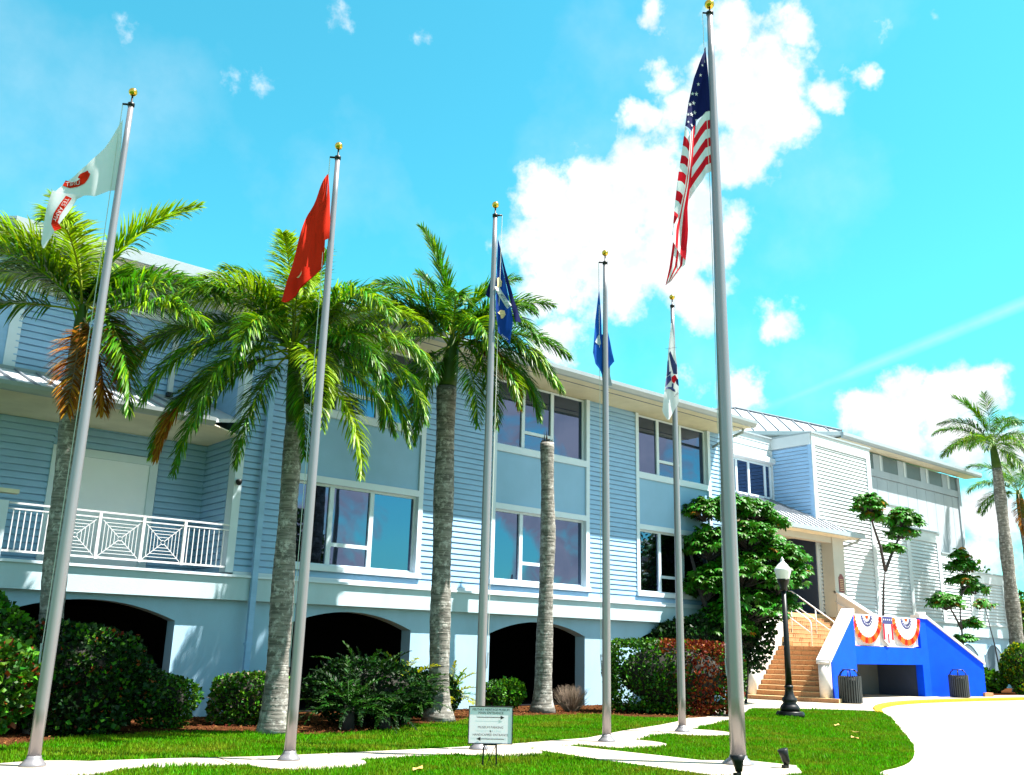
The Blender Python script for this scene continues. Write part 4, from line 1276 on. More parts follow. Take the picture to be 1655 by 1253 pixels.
# --- coast guard flag
b0 = (15.78, 12.95)
F = thing('coast_guard_flag', 'narrow white flag with a dark blue eagle hanging before the eave', 'flag', (b0[0], b0[1], 9), 'flags on the poles')
par = (.03, (9, 2.0), .9); a_, f_, p_ = par
panel(cloth(b0, [[(-.07, 8.70), (-.13, 8.1), (-.18, 7.6), (-.24, 7.2), (-.30, 6.66), (-.20, 6.46)], [(-.05, 8.70), (.0, 8.2), (.05, 7.7), (.07, 7.2), (.07, 6.86), (-.16, 6.46)]], -.14, *par), 24, 7).build('cloth', 'flag_white', F, True)
z0 = 7.10
eag = [[(-.12, 8.0), (-.09, 8.05), (-.03, 7.85), (.04, 7.72), (.04, 7.5), (-.04, 7.52), (-.08, 7.7)], [(-.16, 7.80), (-.13, 7.85), (-.12, 7.5), (-.18, 7.45)], [(-.20, 7.42), (-.10, 7.5), (-.08, 7.38), (-.22, 7.2)],
       [(.0, 7.42), (.06, 7.38), (.07, 7.22), (.02, 7.28)], [(-.23, 7.16), (-.13, 7.17), (.0, 7.10), (-.01, 7.16), (-.06, 7.22), (-.2, 7.2)], [(-.07, 7.3), (-.03, 7.3), (-.04, 7.18), (-.08, 7.18)], [(-.17, 7.55), (-.08, 7.58), (-.1, 7.5)]]
for pl_ in eag: decal(b0, pl_, -.152, a_, f_, p_, 'eagle_emblem', 'emblem_navy', F, 3)
decal(b0, [(-.08, 7.44), (.0, 7.50), (.04, 7.40), (-.02, 7.30), (-.07, 7.34)], -.156, a_, f_, p_, 'shield_emblem', 'flag_redus', F, 3)
text_on(b0, 'UNITED STATES', .035, (-.16, 8.10), (.02, 8.12), -.152, a_, f_, p_, 'ink', F)
text_on(b0, '1790', .06, (-.02, 6.98), (.06, 7.08), -.152, a_, f_, p_, 'ink', F)

# --- stars and stripes
b0 = (12.1, 8.9)
F = thing('american_flag', 'large stars and stripes hanging in folds from the tallest pole', 'flag', (b0[0], b0[1], 12), 'flags on the poles')
par = (.05, (5, 1.6), .2); a_, f_, p_ = par
# hoist side: canton above, stripes below
hoist = [(-.09, 12.12), (-.065, 10.78), (-.06, 9.63)]
inner = [(-.11, 12.06), (-.31, 10.60), (-.50, 9.08)]
sx_ = resample([hoist[0], (-.075, 11.4), hoist[1]], 6)
panel(cloth(b0, [[(-.092, 12.12), (-.075, 11.45), (-.065, 10.78)], [(-.12, 12.05), (-.24, 11.3), (-.34, 10.62)]], .02, *par), 14, 6).build('canton', 'flag_navy', F, True)
for k in range(7):
    def edge_(f):
        zr = 10.78-(10.78-9.63)*f; xr = -.065
        zl = 10.45-(10.45-9.05)*f; xl = -.34-.14*f
        return [(xr, zr), (xr-.08, zr-.02), (xr-.17, zr-.13-.06*f), (xl, zl)]
    a1, a2 = edge_(k/7), edge_((k+1)/7)
    panel(cloth(b0, [a1, a2], .02, *par), 12, 3).build('stripe', 'flag_redus' if k % 2 else 'flag_white', F, True)
# outer fold: canton with stars, then bars and long stripes falling
panel(cloth(b0, [[(-.10, 12.05), (-.22, 11.75), (-.34, 11.40), (-.45, 10.9), (-.53, 10.42)], [(-.105, 12.05), (-.15, 11.7), (-.21, 11.3), (-.29, 10.8), (-.34, 10.3)]], -.06, *par), 22, 8).build('canton', 'flag_navy', F, True)
Lf = [(-.53, 10.42), (-.60, 9.9), (-.66, 9.5), (-.72, 9.0), (-.80, 8.35)]
Md = [(-.42, 10.30), (-.46, 9.9), (-.52, 9.5), (-.62, 9.0), (-.66, 8.30)]
lfr = resample(Lf, 11); mdr = resample(Md, 11)
for k in range(11):
    a1 = [lfr[k], mdr[k]]; a2 = [lfr[k+1], mdr[k+1]]
    a1 = [a1[0], ((a1[0][0]+a1[1][0])/2, (a1[0][1]+a1[1][1])/2-.04), (a1[1][0], a1[1][1]-.12)]
    a2 = [a2[0], ((a2[0][0]+a2[1][0])/2, (a2[0][1]+a2[1][1])/2-.04), (a2[1][0], a2[1][1]-.12)]
    panel(cloth(b0, [a1, a2], -.05, *par), 6, 3).build('stripe', 'flag_redus' if k % 2 else 'flag_white', F, True)
l0 = [(-.44, 10.28), (-.50, 9.7), (-.57, 9.2), (-.68, 8.72), (-.78, 8.5), (-.80, 8.2)]
l1 = [(-.34, 10.50), (-.40, 9.9), (-.46, 9.35), (-.52, 8.9), (-.52, 8.4), (-.58, 7.9)]
for k in range(5):
    f0, f1 = k/5, (k+1)/5
    mx = lambda f: [(a[0]+(b[0]-a[0])*f, a[1]+(b[1]-a[1])*f) for a, b in zip(l0, l1)]
    panel(cloth(b0, [mx(f0), mx(f1)], -.09, *par), 18, 3).build('stripe', ['flag_white', 'flag_redus', 'flag_white', 'flag_redus', 'flag_redus'][k] if k < 4 else 'flag_redus', F, True)
m0 = [(-.76, 8.6), (-.79, 8.2), (-.86, 7.75), (-.92, 7.46)]
m1 = [(-.54, 8.5), (-.54, 8.1), (-.58, 7.85), (-.83, 7.52)]
for k in range(6):
    mx = lambda f: [(a[0]+(b[0]-a[0])*f, a[1]+(b[1]-a[1])*f) for a, b in zip(m0, m1)]
    panel(cloth(b0, [mx(k/6), mx((k+1)/6)], -.02-.015*(k % 2), *par), 12, 2).build('stripe', 'flag_white' if k % 2 else 'flag_redus', F, True)
star = []
for (sx, sz, sr) in [(-.225, 11.45, .035), (-.265, 11.28, .04), (-.30, 11.10, .045), (-.37, 11.10, .042), (-.35, 10.92, .048), (-.42, 10.88, .045), (-.335, 10.74, .045), (-.40, 10.68, .05), (-.465, 10.66, .04), (-.40, 10.46, .04), (-.19, 11.64, .03), (-.31, 10.60, .03), (-.47, 10.5, .03)]:
    pl_ = [(sx+sr*(1 if i % 2 == 0 else .4)*math.sin(math.pi*i/5)*.8, sz+sr*(1 if i % 2 == 0 else .4)*math.cos(math.pi*i/5)) for i in range(10)]
    decal(b0, pl_, -.072, a_, f_, p_, 'star', 'flag_white', F, 1)

# ------------------------------------------------------------------ direction sign
t = thing('direction_sign', 'white museum direction sign with two black arrows on a black lawn stand', 'sign', (8.75, 10.55, 0))
sr = Vector((.80, -.60, 0)); sn = Vector((-.60, -.80, 0))
sc_ = Vector((8.75, 10.55, 0))
Z = Vector((0, 0, 1))
bw_, bh_, zb = .59, .47, .315
MB().obox(sc_-sr*bw_/2+Z*zb, sr*bw_, sn*.02, Z*bh_).build('sign_board', 'sign_face', t)
fr = MB()
for (a, b) in [((-bw_/2-.012, zb-.012), (bw_/2+.012, zb)), ((-bw_/2-.012, zb+bh_), (bw_/2+.012, zb+bh_+.012)), ((-bw_/2-.012, zb), (-bw_/2, zb+bh_)), ((bw_/2, zb), (bw_/2+.012, zb+bh_))]:
    fr.obox(sc_+sr*a[0]+Z*a[1]-sn*.006, sr*(b[0]-a[0]), sn*.034, Z*(b[1]-a[1]))
fr.build('sign_frame', 'ink', t)
lg = MB()
for s_ in (-1, 1): lg.bar(sc_+sr*s_*.085+Z*zb, sc_+sr*s_*.095-Z*.02, .022, .022)
lg.bar(sc_+sr*.085+Z*(zb-.02), sc_-sr*.085+Z*(zb-.02), .02, .02)
lg.bar(sc_+sr*.08+Z*(zb-.03), sc_-sr*.06+Z*.0, .008, .008); lg.bar(sc_-sr*.08+Z*(zb-.03), sc_+sr*.06+Z*.0, .008, .008)
lg.build('sign_stand', 'black_metal', t)


def sign_text(txt, size, x, z, sc=1.0):
    v, f = text_geo(txt, size)
    MB().add([sc_+sr*(x+a*sc)+Z*(zb+z+b)+sn*.024 for a, b in v], f).build('lettering', 'ink', t)


sign_text('MILITARY HERITAGE MUSEUM', .042, 0, .435, .92)
sign_text('MAIN ENTRANCE', .044, 0, .393)
sign_text('MUSEUM PARKING', .042, 0, .205)
sign_text('&', .042, 0, .155)
sign_text('HANDICAPPED ENTRANCE', .042, 0, .108, .95)
ar = MB()
for (z, d) in [(.335, 1), (.055, -1)]:
    q_ = lambda x, zz: sc_+sr*(x*d)+Z*(zb+z+zz)+sn*.024
    ar.add([q_(-.19, -.004), q_(.14, -.004), q_(.14, .004), q_(-.19, .004)], [(0, 1, 2, 3)])
    ar.add([q_(.135, -.026), q_(.19, 0), q_(.135, .026)], [(0, 1, 2)])
ar.build('arrow', 'ink', t)

# ------------------------------------------------------------------ lamp post
lx, ly = 22.2, 14.65
t = thing('street_lamp', 'black lamp post with a white acorn lantern at the lawn edge before the stairs', 'street lamp', (lx, ly, 0))
lb = MB()
lb.lathe([(.36, 0), (.36, .10), (.33, .14), (.33, .15)], (lx, ly, 0), 24)
lb.lathe([(.24, .15), (.25, .24), (.22, .30), (.16, .36), (.20, .42), (.19, .46), (.12, .55), (.10, .72), (.115, .74), (.115, .78), (.085, .80)], (lx, ly, 0), 24)
lb.build('lamp_base', 'black_metal', t, True)
lp = MB(); lp.tube([(lx, ly, .78), (lx, ly, 1.6), (lx, ly, 3.25)], [.085, .078, .06], 16); lp.build('lamp_pole', 'black_metal', t, True)
MB().lathe([(.06, 0), (.10, .03), (.09, .10), (.14, .22), (.15, .27), (.165, .28), (.165, .31)], (lx, ly, 3.2), 20).build('lantern_holder', 'black_metal', t, True)
MB().lathe([(.15, 0), (.165, .04), (.215, .22), (.225, .26), (.215, .28), (.19, .31), (.12, .40), (.06, .46), (.04, .50), (.05, .53), (.015, .58), (.01, .60)], (lx, ly, 3.5), 20).build('lantern', 'lamp_glass', t, True)

# ------------------------------------------------------------------ bins
def bin_(x, y, lab):
    t = thing('litter_bin', lab, 'bin', (x, y, .03), 'slatted litter bins')
    MB().lathe([(.315, 0), (.315, .80), (.30, .81)], (x, y, .04), 24).build('liner', 'ink', t, True)
    sl = MB().box(-.022, .022, -.024, .012, 0, .86).mesh('slat', 'bin_slat')
    for k in range(28):
        a = 2*math.pi*k/28
        put('slat', sl, t, (x+.355*math.sin(a), y-.355*math.cos(a), .05), (0, 0, a))
    for z in (.06, .83): MB().tube([(x+.355*math.cos(k*math.pi/12), y+.355*math.sin(k*math.pi/12), z+.03) for k in range(25)], .02, 6).build('hoop', 'black_metal', t, True)
    for k in range(6):
        a = math.pi*k/3+.4
        MB().tube([(x+.37*math.cos(a), y+.37*math.sin(a), .88), (x+.29*math.cos(a), y+.29*math.sin(a), 1.03), (x+.16*math.cos(a), y+.16*math.sin(a), 1.12)], .018, 6).build('lid_arm', 'black_metal', t, True)
    MB().lathe([(.24, 0), (.23, .025), (.0, .03)], (x, y, 1.10), 18).build('lid', 'black_metal', t, True)


bin_(30.35, 17.65, 'dark slatted litter bin at the foot of the stairs')
bin_(39.9, 18.35, 'dark slatted litter bin at the right end of the blue wall')

# ------------------------------------------------------------------ spotlights by the main pole
def spot(x, y, a, tilt, lab, wide):
    t = thing('spotlight', lab, 'spotlight', (x, y, 0), 'ground spotlights by the tall flagpole')
    MB().tube([(x, y, 0), (x, y, .10)], .03, 8).build('stake', 'black_metal', t, True)
    d = Vector((math.cos(a)*math.sin(tilt), math.sin(a)*math.sin(tilt), math.cos(tilt)))
    p = Vector((x, y, .08))
    n = 8
    MB().tube([p, p+d*.05, p+d*.12, p+d*.20, p+d*.205], [.045, .055, .06 if not wide else .075, .075 if not wide else .105, .06], 16).build('lamp_head', 'black_metal', t, True)
    MB().tube([p+d*.19, p+d*.2], [.06, .06], 14).build('lens', 'gutter_metal', t, True)
    MB().box(x-.09, x-.03, y-.03, y+.03, .01, .07).build('junction_box', 'black_metal', t)


spot(10.95, 8.05, 1.2, .12, 'flared black spotlight directly in front of the tall flagpole base', True)
spot(12.35, 8.25, 2.6, .28, 'black cylinder spotlight right of the tall flagpole on the grass edge', False)

# ------------------------------------------------------------------ bunting on the landing railing
def fan(xc, wd, ht, lab):
    y = 19.17
    zt = 3.06
    t = thing('bunting', lab, 'bunting', (xc, y, zt), 'patriotic bunting on the landing railing')
    n = 36; rings = [0, .12, .22, .40, .62, .78, 1.0]
    mats_ = ['banner_orange', 'flag_white', 'emblem_navy', 'flag_white', 'flag_white', 'banner_orange']
    for j in range(6):
        b = MB(); vs = []
        for r_ in (rings[j], rings[j+1]):
            for k in range(n+1):
                a = math.pi*k/n
                rr = r_*(1+.015*math.cos(k*math.pi))
                vs.append((xc-wd/2*rr*math.cos(a), y-.018*(k % 2)*(.3+r_)-.01*j/6, zt-ht*rr*math.sin(a)))
        b.add(vs, [(k, k+1, n+2+k, n+1+k) for k in range(n)])
        b.m = [0]*n
        nm = ['centre_disc', 'inner_band', 'star_band', 'middle_band', 'outer_band', 'border'][j]
        if j == 5:
            b.m = [(k//3) % 2 for k in range(n)]
            b.build(nm, ['banner_orange', 'flag_red'], t)
        else: b.build(nm, mats_[j], t)
    for k in range(9):
        a = math.pi*(k+.5)/9
        cx_, cz_ = xc-wd/2*.31*math.cos(a), zt-ht*.31*math.sin(a)
        pl_ = [(cx_+.05*(1 if i % 2 == 0 else .4)*math.sin(math.pi*i/5), y-.035, cz_+.05*(1 if i % 2 == 0 else .4)*math.cos(math.pi*i/5)) for i in range(10)]
        MB().add(pl_, [tuple(range(10))]).build('star', 'flag_white', t)


fan(34.5, 2.2, 1.03, 'fan shaped bunting on the left half of the landing railing')
fan(37.55, 2.3, 1.05, 'fan shaped bunting on the right half of the landing railing')
t = thing('pennant', 'pointed banner with white stars on blue between the two buntings', 'banner', (36.05, 19.15, 3.08))
y = 19.13
x0, x1 = 35.62, 36.38
MB().prism([(x0, y, 3.08), (x0, y, 2.2), ((x0+x1)/2, y, 1.98), (x1, y, 2.2), (x1, y, 3.08)], (0, .012, 0)).build('cloth', 'flag_white', t)
MB().add([(x0, y-.006, 3.08), (x1, y-.006, 3.08), (x1, y-.006, 2.80), (x0, y-.006, 2.80)], [(0, 3, 2, 1)]).build('star_band', 'emblem_navy', t)
for k in range(5):
    cx_ = x0+.08+.15*k
    MB().add([(cx_+.055*(1 if i % 2 == 0 else .4)*math.sin(math.pi*i/5), y-.012, 2.96+.055*(1 if i % 2 == 0 else .4)*math.cos(math.pi*i/5)) for i in range(10)], [tuple(range(10))]).build('star', 'flag_white', t)
for a, b in [((x0, x0+.13), (2.80, 2.2)), ((x1-.13, x1), (2.80, 2.2)), ((x0+.33, x0+.43), (2.42, 2.08))]:
    MB().add([(a[0], y-.004, b[0]), (a[1], y-.004, b[0]), (a[1], y-.004, b[1]), (a[0], y-.004, b[1])], [(0, 3, 2, 1)]).build('stripe', 'banner_red', t)
# white sheet behind the bunting
t = thing('banner_sheet', 'white backing sheet tied to the landing railing behind the buntings', 'banner', (36, 19.22, 2))
b = MB(); n = 60
vs = [(33.38+5.0*k/n, 19.235+.012*math.sin(k*1.3), z) for z in (1.96, 3.07) for k in range(n+1)]
b.add(vs, [(k, k+1, n+2+k, n+1+k) for k in range(n)]); b.build('cloth', 'flag_white', t)

# ------------------------------------------------------------------ vegetation
def unit(a): return a/np.maximum(np.linalg.norm(a, axis=-1, keepdims=True), 1e-9)


def leaves(P, Nn, size, asp=.45, jitter=.7, curl=.25):
    n = len(P)
    d = unit(Nn*.6 + rng.normal(0, jitter, (n, 3)) + np.array([0, 0, -.1]))
    s = unit(np.cross(d, rng.normal(0, 1, (n, 3))))
    nn = np.cross(d, s)
    sz = (size*rng.uniform(.6, 1.3, n))[:, None]
    V = np.empty((n, 4, 3))
    V[:, 0] = P
    V[:, 1] = P+d*sz*.5+s*sz*asp+nn*sz*curl*.3
    V[:, 2] = P+d*sz-nn*sz*curl
    V[:, 3] = P+d*sz*.5-s*sz*asp+nn*sz*curl*.3
    T_ = np.array([[0, 1, 2], [0, 2, 3]])[None]+(np.arange(n)*4)[:, None, None]
    return V.reshape(-1, 3), T_.reshape(-1, 3)


def lump(d, k, seed):
    r = np.random.default_rng(seed)
    o = np.zeros(len(d))
    for f in range(5):
        a = unit(r.normal(0, 1, (1, 3)))[0]*r.uniform(2, 6)
        o += np.sin(d@a+r.uniform(0, 6))*k/(1+.4*f)
    return o


def bush(name, label, cat, x, y, rx, ry, h, n, size, mats, wts, box=0.0, z0=0.0, seed=1, group=None, matfn=None, asp=.45, shell=.35, lumpk=.08, core=True, stem=True):
    t = thing(name, label, cat, (x, y, 0), group)
    d = unit(rng.normal(0, 1, (n, 3)))
    if box:
        p = np.abs(d)**.5*np.sign(d); mx = np.max(np.abs(d), axis=1, keepdims=True)
        db = d/mx
        dd = unit(d)*(1-box)+db*box*.9
    else: dd = d
    rad = (1-shell*rng.random(n)**1.8)+lump(d, lumpk, seed)
    q = dd*rad[:, None]
    loc = q*np.array([rx, ry, (h-z0)/2])+np.array([0, 0, (h+z0)/2])
    ok = loc[:, 2] > z0+.02
    loc, d = loc[ok], d[ok]
    W3 = np.stack([loc[:, 0]*RV.x+loc[:, 1]*H.x, loc[:, 0]*RV.y+loc[:, 1]*H.y, loc[:, 2]], 1)
    Nn = np.stack([d[:, 0]*RV.x+d[:, 1]*H.x, d[:, 0]*RV.y+d[:, 1]*H.y, d[:, 2]+.3], 1)
    V, T_ = leaves(W3, Nn, size*np.ones(len(W3)), asp)
    if matfn is not None: mi = matfn(loc)
    else: mi = rng.choice(len(mats), len(loc), p=wts)
    me = raw_mesh('foliage', V, T_, mats, np.repeat(mi, 2))
    o = bpy.data.objects.new('foliage', me); C.objects.link(o); o.parent = t
    if core:  # solid dark blob added inside the leaves to block light
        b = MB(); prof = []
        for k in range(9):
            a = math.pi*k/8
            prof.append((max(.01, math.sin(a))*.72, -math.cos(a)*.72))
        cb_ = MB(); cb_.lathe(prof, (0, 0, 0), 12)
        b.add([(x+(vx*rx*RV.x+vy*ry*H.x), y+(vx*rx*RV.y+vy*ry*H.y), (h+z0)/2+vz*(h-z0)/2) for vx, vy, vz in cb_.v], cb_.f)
        b.build('shade_core', 'splinter_shade_core', t)
    if stem:
        b = MB()
        for k in range(5):
            a = 6.28*k/5
            b.tube([(x+.1*math.cos(a), y+.1*math.sin(a), 0), (x+rx*.5*math.cos(a), y+ry*.5*math.sin(a), h*.55)], [.03, .012], 5)
        b.build('stem', 'shrub_bark', t)
    return t


def frond_mesh(L_, e0, bend, nl=58, ll=.55, droop=.7, mats=('palm_leaf', 'palm_rib'), seed=0, wdt=.017, start=.16, brown_tip=0.0, rr=.022, two=None):
    r = np.random.default_rng(seed)
    K = 24
    pts = [np.zeros(3)]; tang = []
    side_sway = r.uniform(-.25, .25)
    for k in range(K):
        t_ = (k+.5)/K
        e = e0-bend*t_**1.25
        az = side_sway*t_
        d = np.array([math.cos(e)*math.cos(az), math.cos(e)*math.sin(az), math.sin(e)])
        tang.append(d); pts.append(pts[-1]+d*L_/K)
    tang.append(tang[-1])
    pts = np.array(pts); tang = np.array(tang)
    V = []; F = []; MI = []
    for side in (-1, 1):
        ts = np.linspace(start, .995, nl)+r.normal(0, .004, nl)
        ts = np.clip(ts, start, .999)
        idx = ts*K; k0 = np.floor(idx).astype(int); f = (idx-k0)[:, None]
        P0 = pts[k0]*(1-f)+pts[k0+1]*f
        T0 = tang[k0]
        Sd = unit(np.cross(T0, np.array([0, 0, 1.0])))*side
        Up = np.cross(Sd*side, T0)
        al = np.radians(22+42*ts)
        prof = np.where(ts < .35, .55+.45*(ts-start)/(.35-start), 1-.72*((ts-.35)/.65)**1.6)
        ln = (ll*prof*r.uniform(.85, 1.12, nl))[:, None]
        lift = r.choice([-.15, .25, .5], nl)[:, None]+r.normal(0, .08, (nl, 1))
        d = unit(Sd*np.cos(al)[:, None]+T0*np.sin(al)[:, None]+Up*lift)
        down = np.array([0, 0, -1.0])
        d2 = unit(d+down*droop*r.uniform(.7, 1.3, (nl, 1)))
        d3 = unit(d2+down*droop*.8)
        wv = unit(np.cross(d, down+r.normal(0, .25, (nl, 3))))*wdt*r.uniform(.8, 1.2, (nl, 1))
        A = P0; Bm = P0+d*ln*.38; Cm = Bm+d2*ln*.34; E_ = Cm+d3*ln*.30
        vs = np.stack([A-wv*.6, A+wv*.6, Bm-wv, Bm+wv, Cm-wv*.8, Cm+wv*.8, E_], 1).reshape(-1, 3)
        tr = np.array([[0, 1, 3], [0, 3, 2], [2, 3, 5], [2, 5, 4], [4, 5, 6]])[None]+(np.arange(nl)*7)[:, None, None]+len(V)*0
        base = sum(len(v) for v in V)
        V.append(vs); F.append((tr+base).reshape(-1, 3))
        m0 = np.zeros(nl, int)
        if two is not None: m0 = (r.random(nl) < two).astype(int)*2
        if brown_tip: m0[ts > 1-brown_tip] = 3
        MI.append(np.repeat(m0, 5))
    # rachis
    rb = MB(); rb.tube([tuple(p) for p in pts[::3]], [rr*(1-.8*i/(len(pts[::3])-1)) for i in range(len(pts[::3]))], 5)
    base = sum(len(v) for v in V)
    V.append(np.array(rb.v)); ft = []
    for fc in rb.f:
        for k in range(1, len(fc)-1): ft.append((fc[0], fc[k], fc[k+1]))
    F.append(np.array(ft)+base); MI.append(np.ones(len(ft), int))
    ml = [mats[0], mats[1], 'palm_leaf_yellow', 'palm_leaf_dry']
    return raw_mesh('frond', np.concatenate(V), np.concatenate(F), ml, np.concatenate(MI))


def palm(label, bx, by, trunk, r0, r1, shaft_top, fronds, group, rbase=None, flare=.5, scale=1.0, seed=0, yellow=.25, crown=True, bark_='palm_bark'):
    """trunk: list of (x, y, z) axis points; fronds: (theta, elev, bend, length, ll, droop, kind)"""
    t = thing('palm_tree', label, 'palm tree', (bx, by, 0), group)
    ax = [Vector(p) for p in trunk]
    n = 46
    path = []; rad = []
    Lz = ax[-1].z
    for k in range(n+1):
        z = Lz*k/n
        for a, b in zip(ax[:-1], ax[1:]):
            if z <= b.z+1e-6: break
        f = (z-a.z)/(b.z-a.z)
        p = a.lerp(b, f)
        path.append(p)
        f2 = z/Lz
        r_ = r0+(r1-r0)*f2 + (rbase or r0*flare)*math.exp(-z/.35) + .012*math.sin(z*2.3+seed)*r0/.2
        rad.append(r_*(1+.02*((k % 2)*2-1)))
    MB().tube(path, rad, 20).build('trunk', bark_, t, True)
    # leaf scar rings
    rg = MB()
    z = .5; k = 0
    while z < Lz-.1:
        i = int(z/Lz*n); p = path[i].lerp(path[min(i+1, n)], z/Lz*n-i); r_ = rad[i]+(rad[min(i+1, n)]-rad[i])*(z/Lz*n-i)
        rg.lathe([(r_*.98, -.012), (r_*1.022, 0), (r_*.98, .012)], (p.x, p.y, p.z), 16)
        z += .11+.05*math.sin(k*1.7)+.02; k += 1
    rg.build('leaf_scars', bark_, t, True)['kind'] = 'stuff'
    if not crown: return t
    top = Vector(shaft_top)
    a = path[-1]
    if (top-a).length > .15:
        MB().tube([a-Vector((0, 0, .05)), a.lerp(top, .15), a.lerp(top, .6), top], [rad[-1]*.95, rad[-1]*1.0, rad[-1]*.78, rad[-1]*.42], 16).build('crownshaft', 'crownshaft', t, True)
    for i, fr_ in enumerate(fronds):
        th, e, bd, L_, ll, dr, kind = fr_
        th_, e_, bd_ = R_(th), R_(e), R_(bd)
        mats_ = {'g': ('palm_leaf', 'palm_rib'), 'y': ('palm_leaf_yellow', 'palm_rib'), 'd': ('palm_leaf_dry', 'twig'), 'm': ('palm_leaf', 'palm_leaf_yellow')}[kind]
        me = frond_mesh(L_*scale, e_, bd_, nl=150, ll=ll*1.22*scale, droop=dr*.55, mats=mats_, seed=seed*100+i, wdt=.0165*scale, two=(.3 if kind == 'm' else (.08 if kind == 'g' else None)), brown_tip=.3 if seed == 2 and i == 24 else 0, rr=.024*scale)
        dv = RV*math.cos(th_)+H*math.sin(th_)
        az = math.atan2(dv.y, dv.x)
        o = bpy.data.objects.new('frond', me); C.objects.link(o); o.parent = t
        o.location = top-ORG[t.name]+Vector((dv.x, dv.y, 0))*.05*scale-Vector((0, 0, .12*(i % 4)*scale))
        o.rotation_euler = (0, 0, az)
        if kind == 'd': o['label'] = 'dry orange brown frond'
    return t


GP = 'royal palms in front of the museum'
# theta: 0 right, 90 away, 180 left, 270 towards the viewer
palm('leftmost royal palm with an orange dead frond under its crown, behind the army flagpole', 4.96, 17.75, [(4.96, 17.75, 0), (4.80, 17.75, 2.5), (4.68, 17.75, 5), (4.62, 17.75, 6.75)], .215, .17, (4.58, 17.75, 7.55),
     [(20, 76, 50, 3.1, .6, .5, 'y'), (150, 82, 40, 2.9, .6, .5, 'y'), (5, 42, 75, 2.9, .7, .9, 'g'), (345, 22, 65, 2.9, .7, .9, 'm'), (180, 38, 75, 2.9, .7, .9, 'm'), (200, 5, 50, 2.9, .65, .8, 'g'),
      (150, 62, 85, 2.9, .65, .8, 'y'), (30, 60, 75, 2.7, .65, .8, 'm'), (270, 66, 110, 2.7, .65, .8, 'y'), (230, 45, 95, 2.8, .7, .8, 'm'), (320, -40, 45, 2.3, .6, .6, 'd'), (300, -45, 40, 2.2, .6, .6, 'd'), (340, -30, 55, 2.2, .6, .6, 'd'),
      (60, 62, 60, 2.0, .65, .8, 'g'), (120, 62, 60, 2.0, .65, .8, 'g'), (90, 70, 60, 2.8, .6, .5, 'm'), (330, -25, 60, 3.0, .6, .7, 'g'), (215, 62, 80, 2.7, .65, .8, 'y'), (90, 62, 60, 2.0, .65, .8, 'g'), (190, 70, 90, 2.8, .65, .8, 'm')], GP, seed=1, flare=.35)
palm('bushiest royal palm, crown behind the red flag, with fronds hanging low', 8.39, 16.16, [(8.39, 16.16, 0), (8.33, 16.16, 2.4), (8.29, 16.16, 4.4), (8.28, 16.16, 5.65)], .225, .165, (8.10, 16.16, 7.25),
     [(60, 84, 30, 2.9, .55, .4, 'g'), (160, 78, 70, 3.0, .6, .7, 'm'), (175, 62, 95, 3.5, .7, 1.0, 'y'), (185, 40, 95, 3.8, .7, 1.0, 'm'), (200, 22, 90, 3.8, .7, 1.0, 'm'), (215, 5, 80, 3.9, .7, .9, 'm'), (240, -5, 80, 3.8, .65, .8, 'm'), (300, 0, 85, 3.9, .6, .8, 'y'),
      (280, 70, 140, 3.0, .65, .8, 'y'), (325, 50, 110, 3.6, .7, 1.0, 'm'), (0, 55, 90, 3.4, .7, 1.0, 'y'), (350, 35, 100, 3.8, .7, 1.1, 'm'), (15, 66, 85, 3.3, .65, .8, 'm'), (60, 62, 60, 2.0, .65, .8, 'g'), (110, 62, 60, 2.0, .65, .8, 'g'),
      (140, 62, 60, 2.0, .65, .8, 'g'), (265, 80, 90, 3.0, .6, .6, 'y'), (320, 15, 90, 3.5, .65, .9, 'g'), (255, 30, 110, 3.2, .65, .9, 'm'), (30, 10, 85, 3.2, .65, .9, 'g'), (340, 65, 120, 3.0, .65, .9, 'm'), (225, 55, 110, 3.3, .7, .9, 'm'), (205, 75, 100, 3.0, .65, .8, 'y'), (190, -8, 78, 3.9, .65, .8, 'm'), (203, -18, 70, 4.1, .65, .8, 'm'), (218, -28, 60, 4.1, .6, .8, 'g'), (240, -45, 45, 3.2, .55, .8, 'g'), (328, -25, 62, 3.8, .6, .8, 'y'), (350, -5, 80, 3.9, .65, .8, 'm'), (300, -48, 42, 3.0, .55, .8, 'g'), (0, 15, 95, 3.9, .65, .9, 'm')], GP, seed=2, flare=.4, scale=.87)
